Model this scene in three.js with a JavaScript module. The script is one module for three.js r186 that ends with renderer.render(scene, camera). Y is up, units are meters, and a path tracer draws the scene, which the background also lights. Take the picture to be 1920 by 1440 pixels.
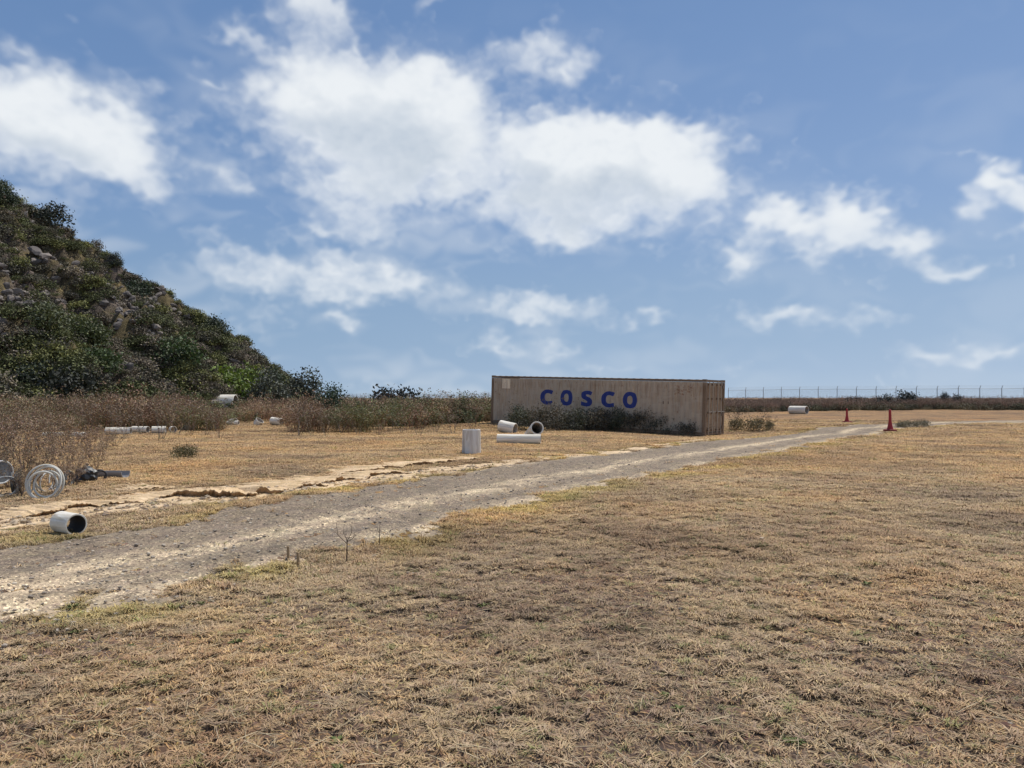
import * as THREE from 'three';
import { mergeGeometries, toCreasedNormals } from 'three/addons/utils/BufferGeometryUtils.js';
import { createNoise2D, createNoise3D } from 'simplex-noise';

// ---------------------------------------------------------------- camera, sky, sun, exposure
const rad = THREE.MathUtils.degToRad, lerp = THREE.MathUtils.lerp;
const clamp = (x, a = 0, b = 1) => Math.min(b, Math.max(a, x));
const sstep = (a, b, x) => { const t = clamp((x - a) / (b - a)); return t * t * (3 - 2 * t); };
function seeded(a) { return () => { a = (a + 0x6d2b79f5) | 0; let t = Math.imul(a ^ (a >>> 15), 1 | a); t = (t + Math.imul(t ^ (t >>> 7), 61 | t)) ^ t; return ((t ^ (t >>> 14)) >>> 0) / 4294967296; }; }
const scene = new THREE.Scene();
const EYE = 1.6, PITCH = Math.atan(25 / 1444);
const camera = new THREE.PerspectiveCamera(53, 4 / 3, 0.1, 4000);
camera.position.set(0, EYE, 0);
camera.rotation.x = PITCH;
const renderer = new THREE.WebGLRenderer({ antialias: true });
renderer.toneMapping = THREE.LinearToneMapping;
renderer.toneMappingExposure = 1.0;
renderer.shadowMap.enabled = true;
const SUN = new THREE.Vector3(Math.cos(rad(64)) * 0.69, Math.sin(rad(64)), -Math.cos(rad(64)) * 0.724).normalize();
const sun = new THREE.DirectionalLight(new THREE.Color().setRGB(1.0, 0.955, 0.88), 4.6);
sun.name = 'sun';
sun.position.copy(SUN).multiplyScalar(200);
sun.castShadow = true;
sun.shadow.mapSize.set(4096, 4096);
Object.assign(sun.shadow.camera, { left: -110, right: 110, top: 110, bottom: -110, near: 1, far: 500 });
scene.add(sun, sun.target);

const n2 = createNoise2D(seeded(11)), n3 = createNoise3D(seeded(23));
const fbm = (x, y, o = 4) => { let s = 0, a = 0.5, t = 0; for (let i = 0; i < o; i++) { s += a * n2(x, y); t += a; a *= 0.5; x = x * 2.03 + 17.1; y = y * 2.03 + 5.3; } return s / t; };

// sky: air and fair-weather cumulus, azimuth and elevation in degrees
{
  const W = 4096, H = 2048, data = new Float32Array(W * H * 4);
  const lin = (c) => c.map((v) => Math.pow((v / 255 + 0.055) / 1.055, 2.4));
  const air = [[0, [172, 194, 216]], [2, [161, 186, 213]], [4, [154, 181, 210]], [8, [145, 174, 207]], [13, [133, 164, 205]], [20, [121, 153, 198]], [28, [111, 144, 191]], [45, [93, 127, 178]], [90, [78, 112, 168]]].map(([e, c]) => [e, lin(c)]);
  const airAt = (e) => { let i = 0; while (i < air.length - 2 && air[i + 1][0] < e) i++; const t = clamp((e - air[i][0]) / (air[i + 1][0] - air[i][0])); return [0, 1, 2].map((c) => lerp(air[i][1][c], air[i + 1][1][c], t)); };
  const seen = [[-30.3, 17.4, 5.4, 2.6, 1], [-33, 17.7, 3.2, 2.1, 1], [-27.3, 16.4, 3, 2.3, 0.9], [-25.6, 14.9, 1.7, 1.5, 0.6], [-31.2, 15.8, 4.2, 1.6, 0.8], [-32, 12.3, 3.4, 0.8, 0.3], [-14.1, 26.2, 2.9, 1.6, 0.8], [-13.0, 23.6, 3.2, 1.2, 0.4], [-18.9, 23.9, 1.3, 0.7, 0.45], [-17.4, 22.7, 1.1, 0.7, 0.45], [-21.9, 21.1, 1.6, 0.4, 0.38], [-29.5, 23.3, 0.6, 0.3, 0.25], [-10.3, 20.5, 7.3, 3.1, 1.1], [-13.7, 19.6, 4.6, 2.5, 1], [-6.4, 21, 4.1, 2.8, 1], [-7.9, 17.4, 6, 2.9, 1], [-10.6, 14.7, 4.5, 1.8, 0.75], [-5.2, 18.4, 2.6, 2.6, 0.8], [-12.5, 12.1, 3.5, 1.2, 0.6], [-15.6, 20.8, 2.4, 1.6, 0.7], [5.6, 16.4, 8.8, 3.3, 1.1], [2.4, 18.5, 3, 2, 1], [10.6, 15.8, 4.1, 2.9, 1], [2.2, 14.2, 4.2, 2.0, 0.8], [5.2, 12.3, 4.3, 1.4, 0.8], [8.7, 18.3, 3.7, 1.6, 0.9], [13.3, 15, 1.8, 1.8, 0.7], [1.6, 24.4, 3.4, 1.5, 0.62], [4.2, 23.2, 1.7, 1.2, 0.6], [-2.6, 23.8, 1.8, 0.9, 0.3], [-0.6, 21.5, 1.2, 0.9, 0.12], [-20.9, 15.4, 1.9, 1, 0.55], [-16.3, 15.3, 2.1, 0.7, 0.3], [-17, 8.9, 5, 1.5, 0.62], [-20.2, 10.7, 2.1, 1, 0.4], [-10.2, 8.5, 4.6, 1.4, 0.66], [-7.5, 8.2, 1.9, 0.8, 0.5], [-14, 7.1, 3.3, 0.9, 0.4], [-12.5, 5.4, 1.6, 0.5, 0.5], [-18.1, 5.5, 2.1, 1.1, 0.25], [2, 6.5, 4.7, 1.1, 0.65], [-0.8, 3.8, 2.2, 0.7, 0.5], [9.6, 5.7, 1.5, 0.5, 0.5], [3.2, 3.6, 1.6, 0.5, 0.3], [19.9, 12.7, 3.8, 1.5, 0.95], [17, 10, 2.3, 1.1, 0.75], [24, 11.7, 3.1, 1.4, 0.85], [26.9, 9.8, 2.8, 1.1, 0.75], [29.7, 8.2, 2.1, 0.6, 0.6], [22.6, 10.5, 3, 1, 0.6], [19.5, 5.7, 3.7, 0.9, 0.7], [25.3, 5.6, 2.9, 0.5, 0.33], [29.3, 2.9, 2.9, 0.7, 0.52], [32.7, 2.8, 1.7, 0.4, 0.35], [16.4, 2.2, 1.5, 0.4, 0.33], [7.5, 2.1, 2.3, 0.5, 0.25], [27.1, 0.9, 2.5, 0.3, 0.2], [32.9, 13, 1.3, 1.3, 0.9], [31.2, 12.4, 1.2, 0.7, 0.6], [32.1, 14.7, 0.7, 0.5, 0.45], [33.6, 11.3, 0.8, 1.1, 0.8], [30.2, 15.1, 0.5, 0.2, 0.3], [-6.4, 27, 1.4, 0.4, 0.3], [-10.6, 0.8, 1.5, 0.4, 0.3]];
  const R = seeded(5), blobs = seen.map((b) => [...b]);
  for (let i = 0; i < 46; i++) {           // the same kind of cumulus all round
    const az = 42 + R() * 276, el = 3 + Math.pow(R(), 1.4) * 40, s = 0.6 + el / 20;
    for (let k = 0; k < 5; k++) blobs.push([az + (R() - 0.5) * 9 * s, el + (R() - 0.5) * 2.4 * s, (2 + R() * 3) * s, (1 + R() * 1.2) * s, 0.5 + R() * 0.5]);
  }
  for (let i = 0; i < 9; i++) { const az = R() * 70 - 35, el = 33 + R() * 12; for (let k = 0; k < 4; k++) blobs.push([az + (R() - 0.5) * 12, el + (R() - 0.5) * 5, 3 + R() * 4, 1.6 + R() * 2, 0.5 + R() * 0.4]); }
  const buckets = Array.from({ length: 360 }, () => []);
  for (const b of blobs) { b[0] = ((b[0] + 180) % 360 + 360) % 360; const reach = Math.ceil(b[2] * 2.2 + 6); for (let a = -reach; a <= reach; a++) { const l = buckets[((Math.floor(b[0]) + a) % 360 + 360) % 360]; if (!l.includes(b)) l.push(b); } }
  const bulk = (az, el) => {
    let keep = 1;
    for (const b of buckets[Math.floor(az) % 360]) {
      let dx = Math.abs(az - b[0]); if (dx > 180) dx = 360 - dx;
      const dy = (el - b[1]) / b[3]; dx /= b[2];
      const r = dx * dx + dy * dy;
      if (r < 6) keep *= 1 - Math.min(0.97, b[4] * 0.88 * Math.exp(-r * 1.15));
    }
    return 1 - keep;
  };
  const cloudLit = lin([240, 244, 247]), cloudDim = lin([182, 196, 212]);
  for (let row = 0; row < H; row++) {
    const el = ((row + 0.5) / H - 0.5) * 180, up = rad(el), cy = Math.cos(up), sy = Math.sin(up), base = airAt(Math.max(0, el));
    for (let col = 0; col < W; col++) {
      const o = (row * W + col) * 4;
      data[o + 3] = 1;
      if (el < -0.3) { data[o] = base[0]; data[o + 1] = base[1]; data[o + 2] = base[2]; continue; }
      const a = ((col + 0.5) / W - 0.5) * 2 * Math.PI, x = Math.cos(a) * cy, z = Math.sin(a) * cy;
      const cs = x * SUN.x + sy * SUN.y + z * SUN.z, glow = 0.85 + 0.22 * clamp(0.5 + x * 0.9) * cy + 0.16 * Math.pow(Math.max(0, cs), 6) + 0.5 * Math.pow(Math.max(0, cs), 60);
      let r = base[0] * glow * (0.96 + 0.09 * clamp(0.5 + x)), g = base[1] * glow, b = base[2] * (0.88 + (glow - 0.85) * 0.75);
      const az0 = THREE.MathUtils.radToDeg(Math.atan2(x, -z));
      let s = 15, wx = n3(x * s, sy * s * 1.4, z * s), wy = n3(x * s + 31, sy * s * 1.4, z * s + 7);
      const wx2 = n3(x * 46, sy * 64, z * 46 + 3), wy2 = n3(x * 46 + 9, sy * 64, z * 46);
      const az = ((az0 + wx * 1.25 + wx2 * 0.4 + 180) % 360 + 360) % 360, d = bulk(az, el + wy * 0.8 + wy2 * 0.26);
      const vb = 0.5 + 0.5 * n3(x * 5.2 + 4, sy * 13, z * 5.2), vf = 0.5 + 0.5 * n3(x * 15 + wx * 0.5, sy * 34 + wy * 0.4, z * 15 + 8), veil = sstep(0.42, 1, vb * 0.72 + vf * 0.42) * (0.3 - 0.2 * sstep(-0.15, 0.35, x)) * sstep(30, 12, el);
      r = lerp(r, cloudLit[0] * 0.88, veil); g = lerp(g, cloudLit[1] * 0.9, veil); b = lerp(b, cloudLit[2] * 0.93, veil);
      if (d > 0.03) {
        let n = 0, amp = 0.5, f = 22;
        for (let k = 0; k < 5; k++) { n += amp * n3(x * f + k * 13 + wx2 * 0.25, sy * f * 1.25 + wy2 * 0.2, z * f); f *= 2.07; amp *= 0.5; }
        const v = d + n * (0.26 - 0.25 * sstep(0.4, 0.9, d)), below = bulk(az, el - 1.3), over = bulk(az, el + 1.3), top = clamp((below - over) * 0.8), al = sstep(0.17 * top, 1.0 - 0.3 * top, v) * 0.95;
        const above = bulk(((az0 + 180 + wx * 0.9 + 1.4) % 360 + 360) % 360, el + 2.6 + wy * 0.6);
        const lit = clamp(0.98 - 0.62 * sstep(0.45, 1, above) * sstep(0.5, 0.95, d) + n * 0.2 + 0.1 * sstep(0.9, 0.4, d) + 0.05 * wx2 * d);
        r = lerp(r, lerp(cloudDim[0], cloudLit[0], lit), al); g = lerp(g, lerp(cloudDim[1], cloudLit[1], lit), al); b = lerp(b, lerp(cloudDim[2], cloudLit[2], lit), al);
      }
      data[o] = r; data[o + 1] = g; data[o + 2] = b;
    }
  }
  const sky = new THREE.DataTexture(data, W, H, THREE.RGBAFormat, THREE.FloatType);
  sky.mapping = THREE.EquirectangularReflectionMapping; sky.magFilter = THREE.LinearFilter; sky.needsUpdate = true;
  scene.background = sky; scene.environment = sky;
}
console.log('sky done');

// ---------------------------------------------------------------- helpers
const taken = {};
const numbered = (n) => { const k = taken[n] = (taken[n] ?? -1) + 1; return k ? n + '_' + String(k).padStart(3, '0') : n; };
function tag(o, label, category, group, kind) { o.userData = { ...o.userData }; if (label) o.userData.label = label; if (category) o.userData.category = category; if (group) o.userData.group = group; if (kind) o.userData.kind = kind; return o; }
function mesh(name, geo, mat, parent = scene) { const m = new THREE.Mesh(geo, mat); m.name = parent === scene ? numbered(name) : name; m.castShadow = m.receiveShadow = true; parent.add(m); return m; }
function thing(name, label, category, pos, turn = 0, group) { const g = new THREE.Group(); g.name = numbered(name); g.position.set(...pos); g.rotation.y = turn; scene.add(g); return tag(g, label, category, group); }
function copyOf(src, pos, turn, scale, label, group) { const c = src.clone(); c.name = numbered(src.name.replace(/_\d+$/, '')); c.position.set(...pos); c.rotation.y = turn; c.scale.setScalar(1).multiplyScalar(scale); c.userData = { ...src.userData, label, group: group ?? src.userData.group }; scene.add(c); return c; }
const mat = (r, g, b, o = {}) => new THREE.MeshStandardMaterial({ color: new THREE.Color().setRGB(r, g, b), roughness: 0.9, ...o });

class Soup {                                 // small mesh builder: leaf quads, blades and tapered sticks
  constructor() { this.p = []; this.c = []; this.i = []; }
  v(x, y, z, c) { this.p.push(x, y, z); this.c.push(c[0], c[1], c[2]); return this.p.length / 3 - 1; }
  leaf(x, y, z, w, h, R, c) {
    const a = R() * 6.283, t = R() * 2 - 1, u = Math.sqrt(1 - t * t), n = [u * Math.cos(a), t, u * Math.sin(a)], b = R() * 6.283;
    let e = Math.abs(n[1]) < 0.9 ? [n[2], 0, -n[0]] : [1, 0, 0]; const l = Math.hypot(...e); e = e.map((q) => q / l);
    const f = [n[1] * e[2] - n[2] * e[1], n[2] * e[0] - n[0] * e[2], n[0] * e[1] - n[1] * e[0]], cb = Math.cos(b), sb = Math.sin(b);
    const X = e.map((q, k) => (q * cb + f[k] * sb) * w / 2), Y = e.map((q, k) => (-q * sb + f[k] * cb) * h / 2);
    const k = this.v(x - Y[0], y - Y[1], z - Y[2], c); this.v(x + X[0], y + X[1], z + X[2], c); this.v(x + Y[0], y + Y[1], z + Y[2], c); this.v(x - X[0], y - X[1], z - X[2], c);
    this.i.push(k, k + 1, k + 2, k, k + 2, k + 3);
  }
  stick(a, b, ra, rb, c, sides = 3) {
    const d = [b[0] - a[0], b[1] - a[1], b[2] - a[2]], l = Math.hypot(...d) || 1e-6, n = d.map((q) => q / l);
    let e = Math.abs(n[1]) < 0.9 ? [n[2], 0, -n[0]] : [1, 0, 0]; const el = Math.hypot(...e); e = e.map((q) => q / el);
    const f = [n[1] * e[2] - n[2] * e[1], n[2] * e[0] - n[0] * e[2], n[0] * e[1] - n[1] * e[0]], k = this.p.length / 3;
    for (let s = 0; s < sides; s++) {
      const q = s / sides * 6.2832, cx = Math.cos(q), sx = Math.sin(q);
      this.v(a[0] + (e[0] * cx + f[0] * sx) * ra, a[1] + (e[1] * cx + f[1] * sx) * ra, a[2] + (e[2] * cx + f[2] * sx) * ra, c);
      this.v(b[0] + (e[0] * cx + f[0] * sx) * rb, b[1] + (e[1] * cx + f[1] * sx) * rb, b[2] + (e[2] * cx + f[2] * sx) * rb, c);
    }
    for (let s = 0; s < sides; s++) { const a0 = k + s * 2, b0 = k + ((s + 1) % sides) * 2; this.i.push(a0, b0, a0 + 1, b0, b0 + 1, a0 + 1); }
  }
  build() { const g = new THREE.BufferGeometry(); g.setAttribute('position', new THREE.Float32BufferAttribute(this.p, 3)); g.setAttribute('color', new THREE.Float32BufferAttribute(this.c, 3)); g.setIndex(this.i); g.computeVertexNormals(); return g; }
}
// tiling textures from drawn marks (straw, grit, dabs); w is the side in metres
function tile(size, draw, srgb = true) {
  const c = document.createElement('canvas'); c.width = c.height = size;
  const g = c.getContext('2d'); draw(g, size);
  const t = new THREE.CanvasTexture(c); t.wrapS = t.wrapT = THREE.RepeatWrapping; if (srgb) t.colorSpace = THREE.SRGBColorSpace; return t;
}
const css = (r, g, b, a = 1) => `rgba(${Math.round(clamp(r, 0, 255))},${Math.round(clamp(g, 0, 255))},${Math.round(clamp(b, 0, 255))},${a})`;
function wrapAt(S, x, y, m, f) { for (const ox of [0, x < m ? S : x > S - m ? -S : 0]) for (const oy of [0, y < m ? S : y > S - m ? -S : 0]) { f(x + ox, y + oy); if (!oy && y >= m && y <= S - m) break; } }

// ---------------------------------------------------------------- terrain
const CON = { x: 8.75, z: -35, th: rad(35.5), L: 12.19, W: 2.44, H: 2.59, y0: -0.17, y1: 0.21 };   // right front corner, turn, size, ground at its two ends
CON.ax = [Math.cos(CON.th), Math.sin(CON.th)]; CON.nz = [-Math.sin(CON.th), Math.cos(CON.th)];
CON.c = [CON.x - CON.ax[0] * CON.L / 2 - CON.nz[0] * CON.W / 2, CON.z - CON.ax[1] * CON.L / 2 - CON.nz[1] * CON.W / 2];
const clod = (x, z) => 0.65 - 1.3 * Math.abs(n2(x / 0.21 + 4, z / 0.16)) ** 0.7 + 0.35 * n2(x / 0.09, z / 0.08 + 7);     // low tussocks with hollows between
function T(x, z) {
  const d = Math.hypot(x, z);
  let h = 0.05 * n2(x / 9 + 3, z / 9) + 0.022 * n2(x / 2.6, z / 2.6 + 9) - 0.02;
  h += 0.42 * sstep(45, 90, -z) * sstep(10, 45, x);
  const rx = x - CON.c[0], rz = z - CON.c[1], lx = rx * CON.ax[0] + rz * CON.ax[1], lz = rx * CON.nz[0] + rz * CON.nz[1];
  const out = Math.hypot(Math.max(0, Math.abs(lx) - CON.L / 2), Math.max(0, Math.abs(lz) - CON.W / 2 - 0.3)), w = 1 - sstep(0.3, 5.5, out);
  if (w > 0) h = lerp(h, lerp(CON.y1, CON.y0, clamp(lx / CON.L + 0.5)) - 0.01, w);
  if (d < 30) h += (1 - sstep(12, 30, d)) * (0.018 * n2(x / 0.5, z / 0.5) + 0.027 * clod(x, z));
  return h;
}
// conical hill on the left
const HILL = { x: -122.6, z: -110.4, R: 91.5, H: 52.5 };
function hillY(x, z) {
  const dx = x - HILL.x, dz = z - HILL.z, r = Math.hypot(dx, dz), a = Math.atan2(dz, dx), t = 1 - r / HILL.R;
  if (t < -0.15) return -3;
  const gul = n2(a * 9 + 2, r / 60) * 2.2 + n2(a * 22 + 7, r / 34) * 1.2, crag = fbm(x / 7, z / 7, 4);
  const env = sstep(-0.1, 0.15, t);
  return HILL.H * (t + 0.3 * Math.max(0, t) * (1 - t)) + env * (gul * 0.8 + crag * 2.0 + 0.7 * n2(x / 17 + 3, z / 17) + 0.9 * Math.abs(n2(x / 2.6, z / 2.6)) + 0.5 * n2(x / 1.1, z / 1.1)) - 0.4;
}
const view = (u, v) => { const x = (u - 960) / 1444, y = -(v - 720) / 1444; return new THREE.Vector3(x, y * Math.cos(PITCH) + Math.sin(PITCH), -Math.cos(PITCH) + y * Math.sin(PITCH)); };
function spot(u, v, H = T) {                 // the point of the ground (or of the hill) in a direction seen in the photograph
  const d = view(u, v); let t0 = 1, t = 1;
  for (; t < 400; t *= 1.01) { if (EYE + d.y * t < H(d.x * t, d.z * t)) break; t0 = t; }
  for (let k = 0; k < 20; k++) { const m = (t0 + t) / 2; if (EYE + d.y * m < H(d.x * m, d.z * m)) t = m; else t0 = m; }
  return new THREE.Vector3(d.x * t, H(d.x * t, d.z * t), d.z * t);
}
const place = (u, v) => { const p = spot(u, v); return [p.x, p.y, p.z]; };
const pxm = (p) => -p[2] / 1444;             // metres per photograph pixel at a point

// the track: centre line and half width
const track = [[-9.5, -1.5, 1.6], [-6.6, -4.6, 1.55], [-4.3, -7.3, 1.5], [-3.2, -8.9, 1.55], [-2.35, -10.4, 1.65], [-1.6, -12.1, 1.8], [-0.6, -14.0, 1.85], [0.9, -16.4, 1.95], [2.6, -18.9, 2.0], [4.9, -22.0, 2.0], [7.5, -25.6, 1.95], [10.6, -29.6, 1.8], [14.3, -34.6, 1.7], [18.0, -40.0, 1.7], [21.6, -44.2, 1.7], [26.5, -48.0, 1.6], [33, -50.8, 1.5], [42, -52.6, 1.3]];
const bank = [[-9.2, -9.1, 0.8], [-7.0, -10.1, 1.0], [-5.75, -11.5, 1.25], [-5.0, -12.8, 1.3], [-4.2, -14.0, 1.15], [-3.2, -15.2, 0.95], [-2.3, -16.3, 0.75], [-1.2, -17.7, 0.6], [0.3, -19.5, 0.42], [2.3, -22.3, 0.4], [5.0, -26.2, 0.32], [7.8, -29.9, 0.25]];
function along(path, x, z) {
  let best = 1e9, s = 0, hw = 1, at = 0;
  for (let i = 0; i < path.length - 1; i++) {
    const [ax, az, aw] = path[i], [bx, bz, bw] = path[i + 1], dx = bx - ax, dz = bz - az, l2 = dx * dx + dz * dz;
    const t = clamp(((x - ax) * dx + (z - az) * dz) / l2), qx = x - ax - dx * t, qz = z - az - dz * t, q = qx * qx + qz * qz;
    if (q < best) { best = q; s = Math.sign(dx * qz - dz * qx) * Math.sqrt(q); hw = lerp(aw, bw, t); at = i + t; }
  }
  return { s, hw, at, edge: hw - Math.abs(s) };     // s > 0 on the camera's (right) side
}
const ragged = (x, z) => 0.42 * n2(x / 1.6, z / 1.6 + 40) + 0.26 * n2(x / 0.45 + 8, z / 0.45) + 0.1 * n2(x / 0.17, z / 0.17);
const trackLift = (x, z, e = along(track, x, z).edge) => { const o = clamp((e + ragged(x, z)) * 0.07, -0.05, 0.012); return o < 0.012 ? o : o + 0.024 * sstep(0.15, 0.5, e) * (1 - Math.exp(-Math.pow((e - 0.85) / 0.26, 2))) + 0.006 * n2(x / 0.3, z / 0.3); };
const bankLift = (x, z, e = along(bank, x, z).edge) => clamp((e + 0.9 * ragged(x + 30, z)) * 0.07, -0.05, 0.009) + 0.0;

// ---------------------------------------------------------------- ground
const drySoil = tile(2048, (g, S) => {
  const R = seeded(71);
  g.fillStyle = css(90, 72, 58); g.fillRect(0, 0, S, S);
  for (let i = 0; i < 9000; i++) { const k = R(), x = R() * S, y = R() * S, r = 3 + R() * R() * 22; g.fillStyle = k < 0.5 ? css(78 + R() * 26, 62 + R() * 22, 52 + R() * 18, 0.3) : css(126 + R() * 36, 102 + R() * 30, 80 + R() * 24, 0.25); wrapAt(S, x, y, 30, (X, Y) => { g.beginPath(); g.ellipse(X, Y, r, r * (0.5 + R() * 0.5), R() * 3, 0, 7); g.fill(); }); }
  for (let i = 0; i < 60000; i++) {
    const x = R() * S, y = R() * S, a = R() * 6.283, l = 6 + R() * 26, k = R(), b = 0.75 + R() * 0.5;
    g.strokeStyle = k < 0.55 ? css(178 * b, 148 * b, 106 * b, 0.8) : k < 0.8 ? css(140 * b, 116 * b, 92 * b, 0.8) : k < 0.9 ? css(150 * b, 140 * b, 84 * b, 0.7) : css(70 * b, 56 * b, 46 * b, 0.8);
    g.lineWidth = 1 + R() * 2.2;
    wrapAt(S, x, y, 30, (X, Y) => { g.beginPath(); g.moveTo(X, Y); g.quadraticCurveTo(X + Math.cos(a) * l / 2 + 3, Y + Math.sin(a) * l / 2, X + Math.cos(a) * l, Y + Math.sin(a) * l); g.stroke(); });
  }
});
const grit = (seed, base, tones, n, rmax) => tile(2048, (g, S) => {
  const R = seeded(seed); g.fillStyle = css(...base); g.fillRect(0, 0, S, S);
  for (let i = 0; i < 5000; i++) { const x = R() * S, y = R() * S, r = 10 + R() * 60, t = tones[Math.floor(R() * tones.length)]; g.fillStyle = css(t[0], t[1], t[2], 0.08); wrapAt(S, x, y, 72, (X, Y) => { g.beginPath(); g.ellipse(X, Y, r, r * 0.7, i, 0, 7); g.fill(); }); }
  for (let i = 0; i < n; i++) { const x = R() * S, y = R() * S, r = 0.8 + R() * R() * R() * rmax, t = tones[Math.floor(R() * tones.length)], b = 0.78 + R() * 0.44; g.fillStyle = css(t[0] * b, t[1] * b, t[2] * b, 0.6); wrapAt(S, x, y, 16, (X, Y) => { g.beginPath(); g.ellipse(X, Y, r, r * (0.6 + R() * 0.4), R() * 3, 0, 7); g.fill(); }); }
});
const gravelTex = grit(91, [150, 140, 130], [[118, 108, 100], [170, 160, 148], [92, 84, 78], [200, 190, 172]], 110000, 13);
const sandTex = grit(92, [196, 172, 140], [[176, 150, 118], [212, 190, 158], [160, 134, 106], [224, 206, 176]], 70000, 7);
const rockTex = tile(1024, (g, S) => {        // fractured rock: angular flakes and cracks
  const R = seeded(94); g.fillStyle = css(176, 168, 160); g.fillRect(0, 0, S, S);
  for (let i = 0; i < 5000; i++) { const x = R() * S, y = R() * S, q = 4 + R() * R() * 46, b = 95 + R() * 150, a = R() * 6.3; g.fillStyle = css(b, b * 0.96, b * 0.92, 0.45); wrapAt(S, x, y, 60, (X, Y) => { g.beginPath(); for (let k = 0; k < 5; k++) { const t = a + k * 1.257 + 0.5 * Math.sin(i + k * 3), m = q * (0.6 + 0.4 * Math.sin(i * 1.7 + k * 2)); g[k ? 'lineTo' : 'moveTo'](X + Math.cos(t) * m, Y + Math.sin(t) * m * 0.6); } g.fill(); }); }
  for (let i = 0; i < 1800; i++) { const x = R() * S, y = R() * S, a = R() * 6.3, l = 8 + R() * 40; g.strokeStyle = css(60, 54, 50, 0.55); g.lineWidth = 1 + R() * 2.5; wrapAt(S, x, y, 50, (X, Y) => { g.beginPath(); g.moveTo(X, Y); g.lineTo(X + Math.cos(a) * l, Y + Math.sin(a) * l * 0.6); g.stroke(); }); }
});
console.log('tiles done');

// worn patch of bare dark earth in the near field, right of centre
const worn = (x, z) => clamp(sstep(1.25, 0.35, Math.hypot((x - 2.2) / 7.5, (z + 4.2) / 4.6) + 0.4 * n2(x / 1.9, z / 1.9 + 77)));
function groundTint(x, z, d) {
  const a = fbm(x / 5 + 2, z / 5, 3), b = fbm(x / 1.1, z / 1.1 + 20, 3), c = n2(x / 14 + 9, z / 14);
  const tr = along(track, x, z), gold = sstep(-0.45, 0.55, c * 0.5 + 0.35 * n2(x / 3.7 + 60, z / 3.7) + clamp((-z - 12) / 16, -0.7, 0.8));
  let k = [1, 1, 1];
  const mul = (m, t) => { k = k.map((q, i) => q * lerp(1, m[i], clamp(t))); };
  mul([0.72, 0.7, 0.74], sstep(0.05, 0.5, -a + b * 0.5));                       // bare grey-brown earth
  mul([1.2, 1.12, 0.96], sstep(0.05, 0.5, a + b * 0.4) * 0.8);                  // straw
  mul([1.14, 1.01, 0.8], gold);                                                // dry golden grass further out
  mul([0.96, 0.86, 0.8], sstep(0.15, 0.6, n2(x / 3.3, z / 3.3 + 70)) * 0.55);    // russet patches
  mul([0.98, 1.08, 0.62], sstep(0.9, 0.1, Math.abs(-tr.edge - 0.25)) * sstep(-0.35, 0.35, n2(x / 2.1, z / 2.1)) * 0.9);   // green-yellow verge
  mul([0.7, 0.67, 0.68], sstep(0.2, 0.65, n2(x / 8, z / 3.2 + 50)) * 0.8);
  mul([0.88, 0.86, 0.87], worn(x, z));
  return k;
}
{
  const az = [], ring = [];
  for (let a = -58; a <= 58.001; a += 0.25) az.push(rad(a));
  for (let a = 62; a < 302; a += 4) az.push(rad(a));
  ring.push(0.25); while (ring[ring.length - 1] < 1500) ring.push(ring[ring.length - 1] * (ring[ring.length - 1] > 2.4 && ring[ring.length - 1] < 12 ? 1.0065 : 1.015));
  const n = az.length, p = [0, T(0, 0), 0], c = [1, 1, 1], uv = [0, 0], idx = [];
  for (const r of ring) for (const a of az) { const x = Math.sin(a) * r, z = -Math.cos(a) * r; p.push(x, T(x, z), z); c.push(...groundTint(x, z, r)); uv.push(x / 5.3, z / 5.3); }
  for (let j = 0; j < n; j++) idx.push(0, 1 + (j + 1) % n, 1 + j);
  for (let i = 0; i < ring.length - 1; i++) for (let j = 0; j < n; j++) { const a = 1 + i * n + j, b = 1 + i * n + (j + 1) % n; idx.push(a, b, a + n, b, b + n, a + n); }
  const g = new THREE.BufferGeometry(); g.setAttribute('position', new THREE.Float32BufferAttribute(p, 3)); g.setAttribute('color', new THREE.Float32BufferAttribute(c, 3)); g.setAttribute('uv', new THREE.Float32BufferAttribute(uv, 2)); g.setIndex(idx); g.computeVertexNormals();
  tag(mesh('ground', g, new THREE.MeshStandardMaterial({ map: drySoil, bumpMap: drySoil, bumpScale: 0.02, vertexColors: true, roughness: 1 })), 'dry brown grass field spreading to the fence line', 'ground', null, 'structure');
}
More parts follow.
